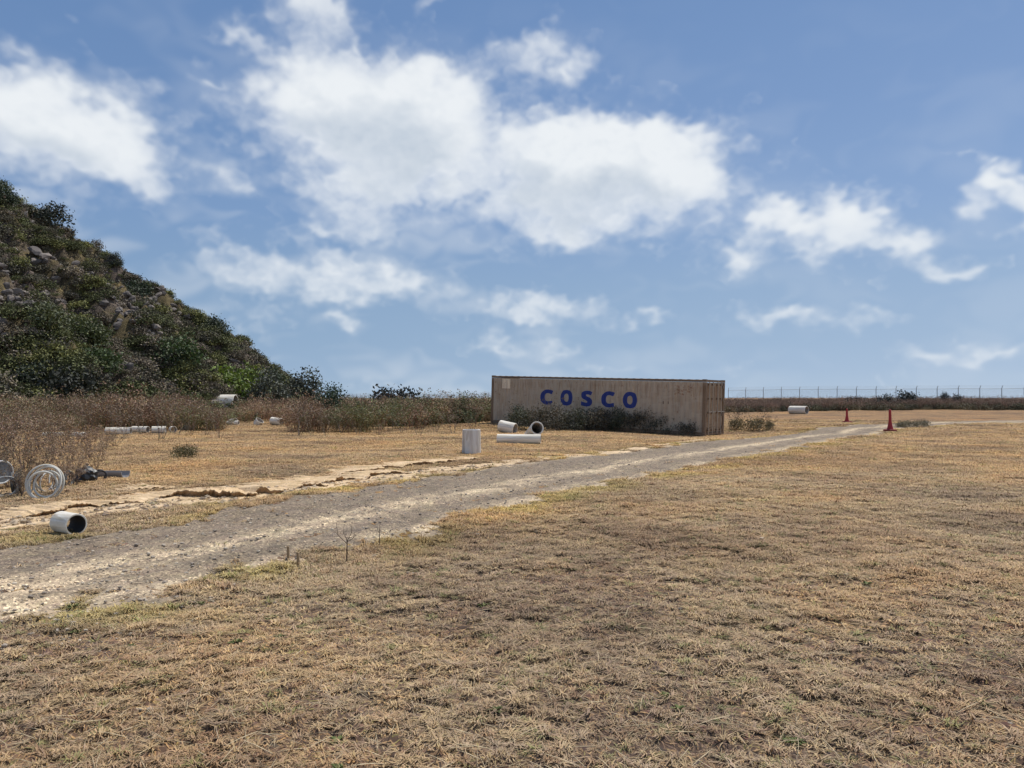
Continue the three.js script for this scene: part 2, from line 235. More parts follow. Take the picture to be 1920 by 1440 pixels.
// a strip laid on the ground whose rim dips under it unevenly
function strip(path, lift, tint, texture, per, name, label, category, extra = 0.7, across = 44, stepLen = 0.11) {
  const pts = []; 
  for (let i = 0; i < path.length - 1; i++) { const [ax, az, aw] = path[i], [bx, bz, bw] = path[i + 1], l = Math.hypot(bx - ax, bz - az), k = Math.max(2, Math.ceil(l / (stepLen * (1 + Math.hypot(ax, az) / 14)))); for (let q = 0; q < k; q++) pts.push([lerp(ax, bx, q / k), lerp(az, bz, q / k), lerp(aw, bw, q / k)]); }
  for (let r = 0; r < 6; r++) for (let i = 1; i < pts.length - 1; i++) for (let q = 0; q < 3; q++) pts[i][q] = (pts[i - 1][q] + pts[i + 1][q] + 2 * pts[i][q]) / 4;
  const p = [], c = [], uv = [], idx = [];
  pts.forEach(([x, z, w], i) => {
    const a = pts[Math.max(0, i - 1)], b = pts[Math.min(pts.length - 1, i + 1)], l = Math.hypot(b[0] - a[0], b[1] - a[1]), nx = -(b[1] - a[1]) / l, nz = (b[0] - a[0]) / l;
    for (let j = 0; j <= across; j++) {
      const s = (j / across * 2 - 1) * (w + extra), X = x + nx * s, Z = z + nz * s, e = w - Math.abs(s), off = lift(X, Z, e);
      p.push(X, T(X, Z) + off, Z); uv.push(X / per, Z / per); c.push(...tint(X, Z, s / w, i / pts.length, e));
    }
  });
  const m = across + 1;
  for (let i = 0; i < pts.length - 1; i++) for (let j = 0; j < across; j++) { const a = i * m + j; idx.push(a, a + m, a + 1, a + 1, a + m, a + m + 1); }
  const g = new THREE.BufferGeometry(); g.setAttribute('position', new THREE.Float32BufferAttribute(p, 3)); g.setAttribute('color', new THREE.Float32BufferAttribute(c, 3)); g.setAttribute('uv', new THREE.Float32BufferAttribute(uv, 2)); g.setIndex(idx.reverse()); g.computeVertexNormals();
  if (g.attributes.normal.getY(10) < 0) { g.setIndex(idx.reverse()); g.computeVertexNormals(); }
  return tag(mesh(name, g, new THREE.MeshStandardMaterial({ map: texture, bumpMap: texture, bumpScale: 0.012, vertexColors: true, roughness: 1 })), label, category, null, 'structure');
}
const pale = [1.7, 1.5, 1.17];
strip(track, trackLift, (x, z, s, t, e) => {
  const a = along(track, x, z).at * 2.6, w = n2(x / 2.2, z / 2.2 + 3), f = n2(x / 0.45, z / 0.45), run = n2(s * 4.5, a * 0.55), fine = n2(s * 11, a * 1.7 + 9);
  const mid = Math.exp(-Math.pow((s - 0.2 - 0.12 * n2(a * 0.3, 4)) / 0.17, 2)), rim = Math.exp(-Math.pow((s - 0.93) / 0.16, 2)), rim2 = Math.exp(-Math.pow((s + 0.95) / 0.1, 2)) * sstep(0.3, 0.5, t);
  const near = sstep(-3.0, -4.4, x) * sstep(0.1, 0.45, s);
  const k = clamp((mid * 0.95 + rim * 0.75 + rim2 * 0.7 + near * 1.1) * sstep(-0.75, 0.3, run * 0.7 + fine * 0.4 + f * 0.35)), moss = sstep(0.2, 0.7, n2(s * 3 + 8, a * 0.8)) * 0.35;
  return pale.map((q, i) => lerp([0.66, 0.57, 0.47][i] * (1 + 0.1 * w + 0.1 * fine + 0.07 * f) * lerp(1, [0.92, 0.94, 0.8][i], moss), q, k));
}, gravelTex, 4.1, 'dirt_road', 'grey gravel track with pale limestone ruts crossing the field', 'track');
strip(bank, bankLift, (x, z) => { const w = n2(x / 1.7, z / 1.7), f = n2(x / 0.4, z / 0.4); const q = 1 + 0.12 * w + 0.08 * f, b = sstep(0.15, 0.7, n2(x / 0.9 + 5, z / 0.9)) * 0.4; return [q * lerp(1.02, 0.72, b), q * lerp(1, 0.66, b), q * lerp(0.97, 0.58, b)]; }, sandTex, 3.7, 'sand_strip', 'bare pale sandy earth beside the gravel track', 'sand', 0.55, 30);

// eroded lips of earth along the sandy strip: crust on top, undercut face towards the road
function lip(points, height, seed) {
  const R = seeded(seed), N = 260, prof = 9, p = [], c = [], uv = [], idx = [];
  const curve = new THREE.CatmullRomCurve3(points.map(([x, z]) => new THREE.Vector3(x, 0, z)));
  for (let i = 0; i <= N; i++) {
    const t = i / N, q = curve.getPointAt(t), tg = curve.getTangentAt(t), nx = -tg.z, nz = tg.x, fade = Math.sin(Math.PI * t) ** 0.5;   // n points to the camera's side
    const len = curve.getLength(), j = 0.2 * n2(t * len * 1.1 + seed, 3) + 0.08 * n2(t * len * 3.1, seed) + 0.035 * n2(t * len * 9, seed + 4), h = height * fade * clamp(0.7 + 0.6 * n2(t * len * 1.3, seed + 5) + 0.2 * n2(t * len * 4, seed), 0.06, 1.4);
    const shape = [[-1.9, -0.04], [-1.3, 0.12 * h], [-0.75, 0.42 * h], [-0.28, 0.85 * h], [0.0, h], [0.025, 0.84 * h], [-0.01 + 0.03 * n2(i * 0.7, 1), 0.58 * h], [-0.05 + 0.03 * n2(i * 0.7, 5), 0.28 * h], [-0.06, -0.05]];
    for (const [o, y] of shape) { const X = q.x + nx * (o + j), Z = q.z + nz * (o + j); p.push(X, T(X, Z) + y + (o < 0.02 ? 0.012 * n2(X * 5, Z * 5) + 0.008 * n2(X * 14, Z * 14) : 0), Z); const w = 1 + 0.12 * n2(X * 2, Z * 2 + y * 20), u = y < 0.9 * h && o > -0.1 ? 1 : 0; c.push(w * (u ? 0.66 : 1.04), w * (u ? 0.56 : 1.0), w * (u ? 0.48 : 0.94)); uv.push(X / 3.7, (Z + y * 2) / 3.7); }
  }
  for (let i = 0; i < N; i++) for (let j = 0; j < prof - 1; j++) { const a = i * prof + j; idx.push(a, a + 1, a + prof, a + 1, a + prof + 1, a + prof); }
  const g = new THREE.BufferGeometry(); g.setAttribute('position', new THREE.Float32BufferAttribute(p, 3)); g.setAttribute('color', new THREE.Float32BufferAttribute(c, 3)); g.setAttribute('uv', new THREE.Float32BufferAttribute(uv, 2)); g.setIndex(idx); g.computeVertexNormals();
  tag(mesh('eroded_bank', g, new THREE.MeshStandardMaterial({ map: sandTex, bumpMap: sandTex, bumpScale: 0.01, vertexColors: true, roughness: 1, side: THREE.DoubleSide })), 'low undercut lip of eroded earth along the sandy strip', 'bank', null, 'structure');
}
let clods = [];
const line = (...q) => q.map(([u, v]) => { const s = spot(u, v); return [s.x, s.z]; });
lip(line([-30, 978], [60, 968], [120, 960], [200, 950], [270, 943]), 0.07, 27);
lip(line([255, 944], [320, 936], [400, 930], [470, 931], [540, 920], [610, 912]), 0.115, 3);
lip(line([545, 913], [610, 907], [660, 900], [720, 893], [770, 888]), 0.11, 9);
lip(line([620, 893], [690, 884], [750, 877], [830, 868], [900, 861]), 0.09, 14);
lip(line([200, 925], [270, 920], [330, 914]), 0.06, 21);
{                                            // crumbled clods below the lips
  const R = seeded(29), list = [];
  for (let i = 0; i < 5200; i++) { const t = R() * (bank.length - 4.01), k = Math.floor(t), q = t - k, x = lerp(bank[k][0], bank[k + 1][0], q) + (R() - 0.35) * 2.2, z = lerp(bank[k][1], bank[k + 1][1], q) + (R() - 0.35) * 1.4; if (n2(x / 0.8, z / 0.8) < 0 || trackLift(x, z) > -0.02) continue; const b = 0.7 + R() * 0.5, d = R() < 0.3; list.push([x, T(x, z) + 0.006, z, 0.008 + Math.pow(R(), 4) * 0.045, R() * 6, (d ? [0.2, 0.15, 0.11] : [0.42, 0.33, 0.23]).map((v) => v * b)]); }
  clods = list;
}
console.log('ground done');

// ---------------------------------------------------------------- grass tufts (stuff)
const inCon = (x, z, m = 0) => { const rx = x - CON.c[0], rz = z - CON.c[1]; return Math.abs(rx * CON.ax[0] + rz * CON.ax[1]) < CON.L / 2 + m && Math.abs(rx * CON.nz[0] + rz * CON.nz[1]) < CON.W / 2 + m; };
{
  const variants = [0, 1, 2, 3].map((k) => {
    const R = seeded(300 + k), s = new Soup(), n = 24;
    for (let i = 0; i < n; i++) {
      const a = R() * 6.283, r0 = R() * 0.022, l = k < 2 ? 0.03 + R() * 0.06 : 0.02 + R() * 0.035, w = 0.0012 + R() * 0.002, rise = k < 2 ? 0.004 + R() * 0.012 : 0.008 + R() * R() * 0.034, droop = R() * 0.7;
      const bx = Math.cos(a * 3) * r0, bz = Math.sin(a * 3) * r0, dx = Math.cos(a), dz = Math.sin(a), b = 0.7 + R() * 0.6, col = [b, b * (0.93 + R() * 0.1), b * (0.86 + R() * 0.18)];
      const q0 = s.v(bx - dz * w, -0.006, bz + dx * w, col), m = [bx + dx * l * 0.5, rise, bz + dz * l * 0.5];
      s.v(bx + dz * w, -0.006, bz - dx * w, col); s.v(m[0] - dz * w * 0.8, m[1], m[2] + dx * w * 0.8, col); s.v(m[0] + dz * w * 0.8, m[1], m[2] - dx * w * 0.8, col);
      s.v(bx + dx * l, rise * (1 - droop), bz + dz * l, col);
      s.i.push(q0, q0 + 1, q0 + 2, q0 + 1, q0 + 3, q0 + 2, q0 + 2, q0 + 3, q0 + 4);
    }
    return s.build();
  });
  const gm = new THREE.MeshStandardMaterial({ vertexColors: true, roughness: 0.95, side: THREE.DoubleSide });
  const R = seeded(77), M = variants.map(() => []), C = variants.map(() => []);
  const bands = [[1.8, 5, 3600], [5, 9, 2500], [9, 14, 1150], [14, 22, 460], [22, 36, 150], [36, 60, 38]];
  for (const [r0, r1, dens] of bands) {
    const half = rad(43), count = Math.round(half * (r1 * r1 - r0 * r0) * dens);
    for (let i = 0; i < count; i++) {
      const r = Math.sqrt(lerp(r0 * r0, r1 * r1, R())), a = (R() * 2 - 1) * half, x = Math.sin(a) * r, z = -Math.cos(a) * r;
      const tl = trackLift(x, z), bl = bankLift(x, z);
      if (tl > 0.002 && R() > 0.004) continue;
      if (bl > 0.002 && R() > 0.05) continue;
      if (inCon(x, z, 0.02)) continue;
      const gap = 0.75 * clod(x, z) + lerp(0.75, 0.4, sstep(4, 12, r)) * fbm(x / 1.7, z / 1.7 + 31, 3);
      const far = sstep(6, 16, r);
      if (gap < lerp(0.15, -0.36, far) + 0.45 * worn(x, z) && R() > 0.1) continue;
      const s = (0.7 + R() * 0.7) * (0.74 + r / 12), rot = R() * 6.283, cs = Math.cos(rot) * s, sn = Math.sin(rot) * s, sy = s / (1 + r / 20) * (0.4 + R() * 0.65) * (tl > -0.045 ? 1.25 : 1);
      const k = Math.floor(R() * 4);
      M[k].push(cs, 0, -sn, 0, 0, sy, 0, 0, sn, 0, cs, 0, x, T(x, z), z, 1);
      const t = groundTint(x, z, r), q = R(), b = 0.85 + R() * 0.4;
      const base = q < 0.44 ? [0.4, 0.298, 0.172] : q < 0.8 ? [0.335, 0.25, 0.162] : q < 0.95 ? [0.3, 0.2, 0.118] : [0.22, 0.21, 0.09];
      C[k].push(...base.map((w, c) => w * b * 1.12 * lerp(1, t[c], 0.75)));
    }
  }
  variants.forEach((g, k) => {
    const n = C[k].length / 3, im = new THREE.InstancedMesh(g, gm, n);
    im.instanceMatrix.array.set(M[k]); im.instanceColor = new THREE.InstancedBufferAttribute(new Float32Array(C[k]), 3);
    im.name = numbered('dry_grass'); im.castShadow = im.receiveShadow = true;
    tag(im, 'short dry brown grass covering the field', 'grass', null, 'stuff'); scene.add(im);
  });
  console.log('tufts', C.reduce((s, c) => s + c.length / 3, 0));
}
// loose straw lying about and small weeds (stuff)
function litter() {
  const R = seeded(88), straw = [], weed = [];
  const sg = new Soup(); sg.stick([-0.5, 0, 0], [0.05, 0.03, 0.02], 0.011, 0.012, [1, 1, 1], 3); sg.stick([0.05, 0.03, 0.02], [0.5, 0.0, 0.07], 0.012, 0.007, [1, 1, 1], 3);
  for (let i = 0; i < 9000; i++) { const q = 2.2 + Math.pow(R(), 1.6) * 16, a = (R() * 2 - 1) * rad(42), x = Math.sin(a) * q, z = -Math.cos(a) * q; if (trackLift(x, z) > 0) continue; const b = 0.7 + R() * 0.5, l = 0.06 + R() * 0.13; straw.push([x, T(x, z) + 0.012 + R() * 0.012, z, [l, l * 1.1, l], R() * 6.3, [0.5 * b, 0.4 * b, 0.25 * b], 0, (R() - 0.5) * 0.3]); }
  scatter('loose_straw', sg.build(), white, straw, 'pale dead straw lying on the dry turf', 'straw');
  const wg = new Soup(), W = seeded(89); for (let i = 0; i < 16; i++) { const a = i * 2.4, l = 0.6 + W() * 0.4, e = 0.15 + W() * 0.3; const k = wg.v(0, 0, 0, [1, 1, 1]); wg.v(Math.cos(a + 0.2) * l * 0.6, e * 0.8, Math.sin(a + 0.2) * l * 0.6, [1, 1, 0.9]); wg.v(Math.cos(a) * l, e * 0.7, Math.sin(a) * l, [0.9, 1, 0.8]); wg.v(Math.cos(a - 0.2) * l * 0.6, e * 0.8, Math.sin(a - 0.2) * l * 0.6, [1, 1, 0.9]); wg.i.push(k, k + 1, k + 2, k, k + 2, k + 3); }
  for (let i = 0; i < 420; i++) { const q = 2.5 + R() * 14, a = (R() * 2 - 1) * rad(42), x = Math.sin(a) * q, z = -Math.cos(a) * q; if (trackLift(x, z) > 0 || n2(x / 2, z / 2 + 5) < 0.1) continue; const b = 0.7 + R() * 0.6; weed.push([x, T(x, z) + 0.004, z, 0.025 + R() * 0.04, R() * 6, [0.12 * b, 0.14 * b, 0.05 * b]]); }
  scatter('small_weeds', wg.build(), white, weed, 'small green weeds scattered in the dry turf', 'weeds');
}
// loose stones on the track and the sand (stuff)
const stoneGeo = (seed, rough = 0.25) => { const g = new THREE.IcosahedronGeometry(1, 1), p = g.attributes.position, m = createNoise3D(seeded(seed)); for (let i = 0; i < p.count; i++) { const x = p.getX(i), y = p.getY(i), z = p.getZ(i), k = 1 + rough * m(x * 1.3, y * 1.3, z * 1.3); p.setXYZ(i, x * k, y * k * 0.62, z * k * 0.85); } g.computeVertexNormals(); return g; };
function scatter(name, geo, material, items, label, category) {
  const im = new THREE.InstancedMesh(geo, material, items.length), o = new THREE.Object3D();
  im.instanceColor = new THREE.InstancedBufferAttribute(new Float32Array(items.length * 3), 3);
  items.forEach((q, i) => { o.position.set(q[0], q[1], q[2]); o.rotation.set(q[6] ?? 0, q[4], q[7] ?? 0); if (Array.isArray(q[3])) o.scale.set(...q[3]); else o.scale.setScalar(q[3]); o.updateMatrix(); o.matrix.toArray(im.instanceMatrix.array, i * 16); im.instanceColor.array.set(q[5], i * 3); });
  im.name = numbered(name); im.castShadow = im.receiveShadow = true; scene.add(im); return tag(im, label, category, null, 'stuff');
}
{
  const R = seeded(83), list = [];
  for (let i = 0; i < 70000; i++) {
    const r = 4.5 + Math.pow(R(), 1.5) * 34, a = (R() * 2 - 1) * rad(42), x = Math.sin(a) * r, z = -Math.cos(a) * r;
    const tl = along(track, x, z).edge; if (tl < -1.5 + R() * 1.6 && bankLift(x, z) < 0.001 && R() > 0.012) continue;
    const s = 0.005 + Math.pow(R(), 7) * 0.02, b = 0.7 + R() * 0.6, w = R() < 0.35 ? [0.42, 0.36, 0.28] : [0.27, 0.225, 0.18];
    list.push([x, T(x, z) + Math.max(0.004, trackLift(x, z)), z, s, R() * 6, w.map((q) => q * b)]);
  }
  scatter('loose_stones', stoneGeo(4), mat(1, 1, 1), list, 'loose gravel and small stones strewn on the track', 'gravel');
}
scatter('soil_clods', stoneGeo(14, 0.4), mat(1, 1, 1, { roughness: 1 }), clods, 'crumbled sandy clods along the eroded bank', 'soil');
console.log('grass done');

// ---------------------------------------------------------------- hill
{
  const p = [], c = [], uv = [], idx = [], NA = 520, NR = 300;
  for (let i = 0; i <= NR; i++) for (let j = 0; j <= NA; j++) {
    const r = HILL.R * 1.12 * i / NR, a = lerp(rad(-75), rad(150), j / NA), x = HILL.x + Math.cos(a) * r, z = HILL.z + Math.sin(a) * r, y = hillY(x, z);
    p.push(x, y, z); uv.push((x + z) / 5, y / 5 + (x - z) / 11);
    const k = fbm(x / 5, z / 5 + y / 5, 4), m = n2(x / 12 + 3, z / 12), f = n2(x / 0.9, z / 0.9 + y / 0.8);
    let q = [0.3, 0.25, 0.22];
    q = q.map((v, e) => lerp(v, [0.4, 0.32, 0.27][e], sstep(0.1, 0.5, k)));
    q = q.map((v, e) => lerp(v, [0.3, 0.25, 0.12][e], sstep(0.0, 0.55, m + 0.4 * f)));
    c.push(...q.map((v) => v * (1 + 0.3 * f)));
  }
  for (let i = 0; i < NR; i++) for (let j = 0; j < NA; j++) { const a = i * (NA + 1) + j, b = a + NA + 1; idx.push(a, a + 1, b, a + 1, b + 1, b); }
  const g = new THREE.BufferGeometry(); g.setAttribute('position', new THREE.Float32BufferAttribute(p, 3)); g.setAttribute('color', new THREE.Float32BufferAttribute(c, 3)); g.setAttribute('uv', new THREE.Float32BufferAttribute(uv, 2)); g.setIndex(idx); g.computeVertexNormals();
  if (g.attributes.normal.getY(NA * 100) < 0) { g.setIndex(idx.reverse()); g.computeVertexNormals(); }
  tag(mesh('hill', g, new THREE.MeshStandardMaterial({ map: rockTex, bumpMap: rockTex, bumpScale: 0.35, vertexColors: true, roughness: 1, side: THREE.DoubleSide })), 'steep rocky hillside covered in scrub on the left', 'hill', null, 'structure');
}

// ---------------------------------------------------------------- shrubs
const white = new THREE.MeshStandardMaterial({ vertexColors: true, roughness: 0.9, side: THREE.DoubleSide });
const leafMat = (r, g, b) => new THREE.MeshPhysicalMaterial({ color: new THREE.Color().setRGB(r, g, b), vertexColors: true, roughness: 0.8, side: THREE.DoubleSide, transmission: 0.25, thickness: 0 });
// crown: leaves in clumps inside a dome of radius 1 and the given height
function crown(seed, n, size, height = 1, clumps = 16, spread = 0.26) {
  const R = seeded(seed), s = new Soup(), cs = [];
  for (let i = 0; i < clumps; i++) { const a = R() * 6.283, e = Math.asin(Math.pow(R(), 0.8)) , r = 0.55 + R() * 0.3; cs.push([Math.cos(a) * Math.cos(e) * r, Math.sin(e) * r * height * 0.95 + 0.12, Math.sin(a) * Math.cos(e) * r, 0.7 + R() * 0.6]); }
  for (let i = 0; i < n; i++) {
    const q = cs[Math.floor(R() * clumps)], g = () => (R() + R() + R() - 1.5) * 1.15 * spread * 1.6, b = 0.65 + R() * 0.7, y = q[1] + g() * 0.8;
    s.leaf(q[0] + g(), Math.max(0.02, y), q[2] + g(), size * (0.6 + R() * 0.7), size * (0.9 + R() * 0.9), R, [b * q[3], b * q[3], b * (0.8 + R() * 0.4) * q[3]]);
  }
  return s.build();
}
// twigs: several stems that fork; unit height
function twigs(seed, stems, thick, lean = 0.5, forks = 3, color = [1, 1, 1]) {
  const R = seeded(seed), s = new Soup(), tips = [];
  const grow = (a, dir, len, r, depth) => {
    let q = a;
    for (let k = 0; k < 2; k++) { const b = [q[0] + dir[0] * len / 2, q[1] + dir[1] * len / 2, q[2] + dir[2] * len / 2]; s.stick(q, b, r, r * 0.8, color.map((v) => v * (0.8 + R() * 0.4))); r *= 0.8; q = b; dir = dir.map((v) => v + (R() - 0.5) * 0.35); }
    tips.push(q);
    if (depth < forks) for (let k = 0; k < 2 + (R() < 0.4 ? 1 : 0); k++) grow(q, [dir[0] + (R() - 0.5) * 1.3, Math.max(0.1, dir[1] + (R() - 0.4) * 0.7), dir[2] + (R() - 0.5) * 1.3], len * (0.55 + R() * 0.25), r * 0.75, depth + 1);
  };
  for (let i = 0; i < stems; i++) { const a = R() * 6.283, l = R() * lean; grow([Math.cos(a) * 0.08, -0.03, Math.sin(a) * 0.08], [Math.cos(a) * l, 1, Math.sin(a) * l], 0.36 + R() * 0.12, thick, 0); }
  return { geo: s.build(), tips };
}
function leavesOn(tips, seed, per, size, spread = 0.06) { const R = seeded(seed), s = new Soup(); for (const t of tips) for (let k = 0; k < per; k++) { const b = 0.6 + R() * 0.8; s.leaf(t[0] + (R() - 0.5) * spread * 2, t[1] + (R() - 0.5) * spread * 2, t[2] + (R() - 0.5) * spread * 2, size * (0.5 + R() * 0.7), size * (0.8 + R()), R, [b, b * (0.85 + R() * 0.25), b * (0.8 + R() * 0.3)]); } return s.build(); }
const merged = (a, ca, b, cb) => { const paint = (g, c) => { const q = g.clone(), k = q.attributes.color; for (let i = 0; i < k.count; i++) k.setXYZ(i, k.getX(i) * c[0], k.getY(i) * c[1], k.getZ(i) * c[2]); return q; }; return mergeGeometries([paint(a, ca), paint(b, cb)]); };

const crowns = [0, 1, 2, 3].map((k) => crown(500 + k, 640, 0.115, 0.85 + 0.15 * (k % 2), 16 + k * 3));
const crownOf = {};                          // crowns by slenderness, for single bushes and trees
const crownFor = (aspect, k, fine) => crownOf[[Math.round(aspect * 4), k % 4, fine]] ??= crown(520 + k % 4, Math.round((fine ? 1300 : 900) * (0.6 + 0.6 * aspect)), fine ? 0.075 : 0.1, Math.round(aspect * 4) / 4, 20 + 4 * (k % 4) + Math.round(aspect * 6), 0.24);
const scrubs = [0, 1, 2, 3].map((k) => { const t = twigs(600 + k, 5, 0.012, 0.7, 3, [1, 1, 1]); return { t, leaves: leavesOn(t.tips, 620 + k, 3, 0.055, 0.07) }; });
const scrubGeo = scrubs.map(({ t, leaves }) => merged(t.geo, [1.1, 0.95, 0.85], leaves, [1, 1, 1]));
litter();
// scrub over the hillside
{
  const R = seeded(41), sets = crowns.map(() => []), rocks = [];
  let tries = 0;
  while (tries++ < 40000) {
    const r = HILL.R * Math.sqrt(R()) * 1.02, a = lerp(rad(-60), rad(125), R()), x = HILL.x + Math.cos(a) * r, z = HILL.z + Math.sin(a) * r;
    const b = Math.atan2(x, -z); if (b < rad(-41) || b > rad(-8)) continue;
    const y = hillY(x, z), k = fbm(x / 11 + 5, z / 11 + y / 14, 3), ny = (hillY(x + 0.8, z) - y), low = sstep(16, 3, y);
    const streak = n2((x + z) / 16, y / 4 + (x - z) / 30); if (k * 0.7 + streak * 0.45 + low * 0.35 < -0.05 && R() > 0.2) { if (R() < 0.6) rocks.push([x, y - 0.1, z, [0.25 + R() * R() * 1.0, 0.25 + R() * 0.6, 0.25 + R() * 0.6], R() * 6, R() < 0.4 ? [0.2, 0.168, 0.145] : [0.125, 0.108, 0.098], R(), R()]); continue; }
    const s = 0.28 + Math.pow(R(), 3.2) * 1.35 + low * 0.3, t = R() + k * 0.55;
    const col = t < 0.28 ? [0.165, 0.135, 0.095] : t < 0.5 ? [0.085, 0.077, 0.05] : t < 0.86 ? [0.092, 0.1, 0.037] : [0.17, 0.17, 0.055];
    const v = 0.75 + R() * 0.6;
    sets[Math.floor(R() * 4)].push([x, y - 0.12 * s, z, [s, s * (0.6 + R() * 0.4), s], R() * 6, col.map((q) => q * v)]);
  }
  crowns.forEach((g, k) => scatter('hillside_scrub', g, white, sets[k], 'dark green and olive scrub covering the hillside', 'scrub'));
  scatter('hillside_rocks', stoneGeo(8, 0.45), mat(1, 1, 1), rocks, 'grey and brown rocks between the scrub of the hillside', 'rocks');
  console.log('hill scrub', sets.map((s) => s.length), rocks.length);
}
function shrub(name, label, category, pos, r, h, col, k = 0, group) {
  const t = thing(name, label, category, pos, k * 1.3, group);
  const f = mesh('foliage', crownFor(Math.max(0.5, h / r) * 1.3, k, pos[2] > -70), leafMat(...col), t); f.scale.setScalar(r);
  const st = mesh('stem', twigs(700 + k, 1, 0.03, 0.3, 2).geo, mat(0.1, 0.075, 0.05, { vertexColors: true }), t); st.scale.set(r * 0.9, h * 0.7, r * 0.9);
  return t;
}
// shrubs of the hill that stand out: foot in the photograph, half width and height in photograph pixels
const hillShrubs = [
  [6, 392, 26, 46, [0.04, 0.06, 0.028], 'green tree at the top of the hill at the left edge of the photo'],
  [216, 496, 13, 22, [0.035, 0.048, 0.04], 'small round dark bush on the hill skyline, the higher of two'],
  [268, 524, 12, 20, [0.03, 0.04, 0.045], 'small round dark bush on the hill skyline, the lower of two'],
  [100, 425, 34, 34, [0.03, 0.04, 0.025], 'blackish bush high on the slope just below the skyline'],
  [165, 640, 40, 36, [0.085, 0.105, 0.03], 'olive green bush halfway up the left of the hillside'],
  [90, 612, 44, 34, [0.09, 0.105, 0.032], 'wide olive bush halfway up the slope near the left edge'],
  [330, 690, 46, 48, [0.055, 0.09, 0.022], 'large fresh green bush low on the slope below the grey rocks'],
  [185, 700, 46, 42, [0.06, 0.095, 0.02], 'bright green bush low on the slope left of the middle'],
  [60, 720, 40, 34, [0.035, 0.05, 0.022], 'dark green bush at the foot of the hill near the left edge'],
  [255, 560, 30, 30, [0.035, 0.055, 0.02], 'dark green bush in the upper middle of the slope'],
  [405, 625, 26, 24, [0.04, 0.055, 0.025], 'dark bush on the slope under the rocky outcrop'],
  [120, 735, 60, 30, [0.03, 0.035, 0.02], 'very dark thicket at the foot of the slope'],
  [505, 722, 30, 26, [0.035, 0.055, 0.022], 'dark green bush near the lower end of the hill ridge'],
];
hillShrubs.forEach(([u, v, w, h, col, label], i) => { const p = spot(u, v, (x, z) => Math.max(hillY(x, z), T(x, z))), m = -p.z / 1444; shrub('hillside_shrub', label, 'bush', [p.x, p.y - 0.3, p.z], w * m, h * m * 1.15, col, i, 'larger bushes on the hillside'); });
function far(u, vBase, depth) { const d = view(u, vBase), t = depth / -d.z; return [d.x * t, T(d.x * t, d.z * t), d.z * t]; }
{
  let p = far(448, 745, 97); p[1] = Math.max(p[1], hillY(p[0], p[2])) - 0.4; shrub('low_tree', 'bright yellow-green spreading tree behind the big white pipe', 'tree', p, 56 * 97 / 1444, 3.9, [0.15, 0.21, 0.025], 1);
  p = far(568, 745, 80); shrub('round_tree', 'round dark grey-green tree where the hill meets the sky', 'tree', p, 37 * 80 / 1444, 4.4, [0.06, 0.07, 0.048], 2);
  p = far(621, 770, 47); shrub('green_bush', 'dense dark green bush right of the hill foot above brown scrub', 'bush', p, 36 * 47 / 1444, 2.3, [0.03, 0.058, 0.02], 3);
  p = far(505, 745, 75); shrub('round_tree', 'grey-green tree below the end of the hill ridge', 'tree', p, 2.2, 3.6, [0.07, 0.078, 0.05], 0);
}
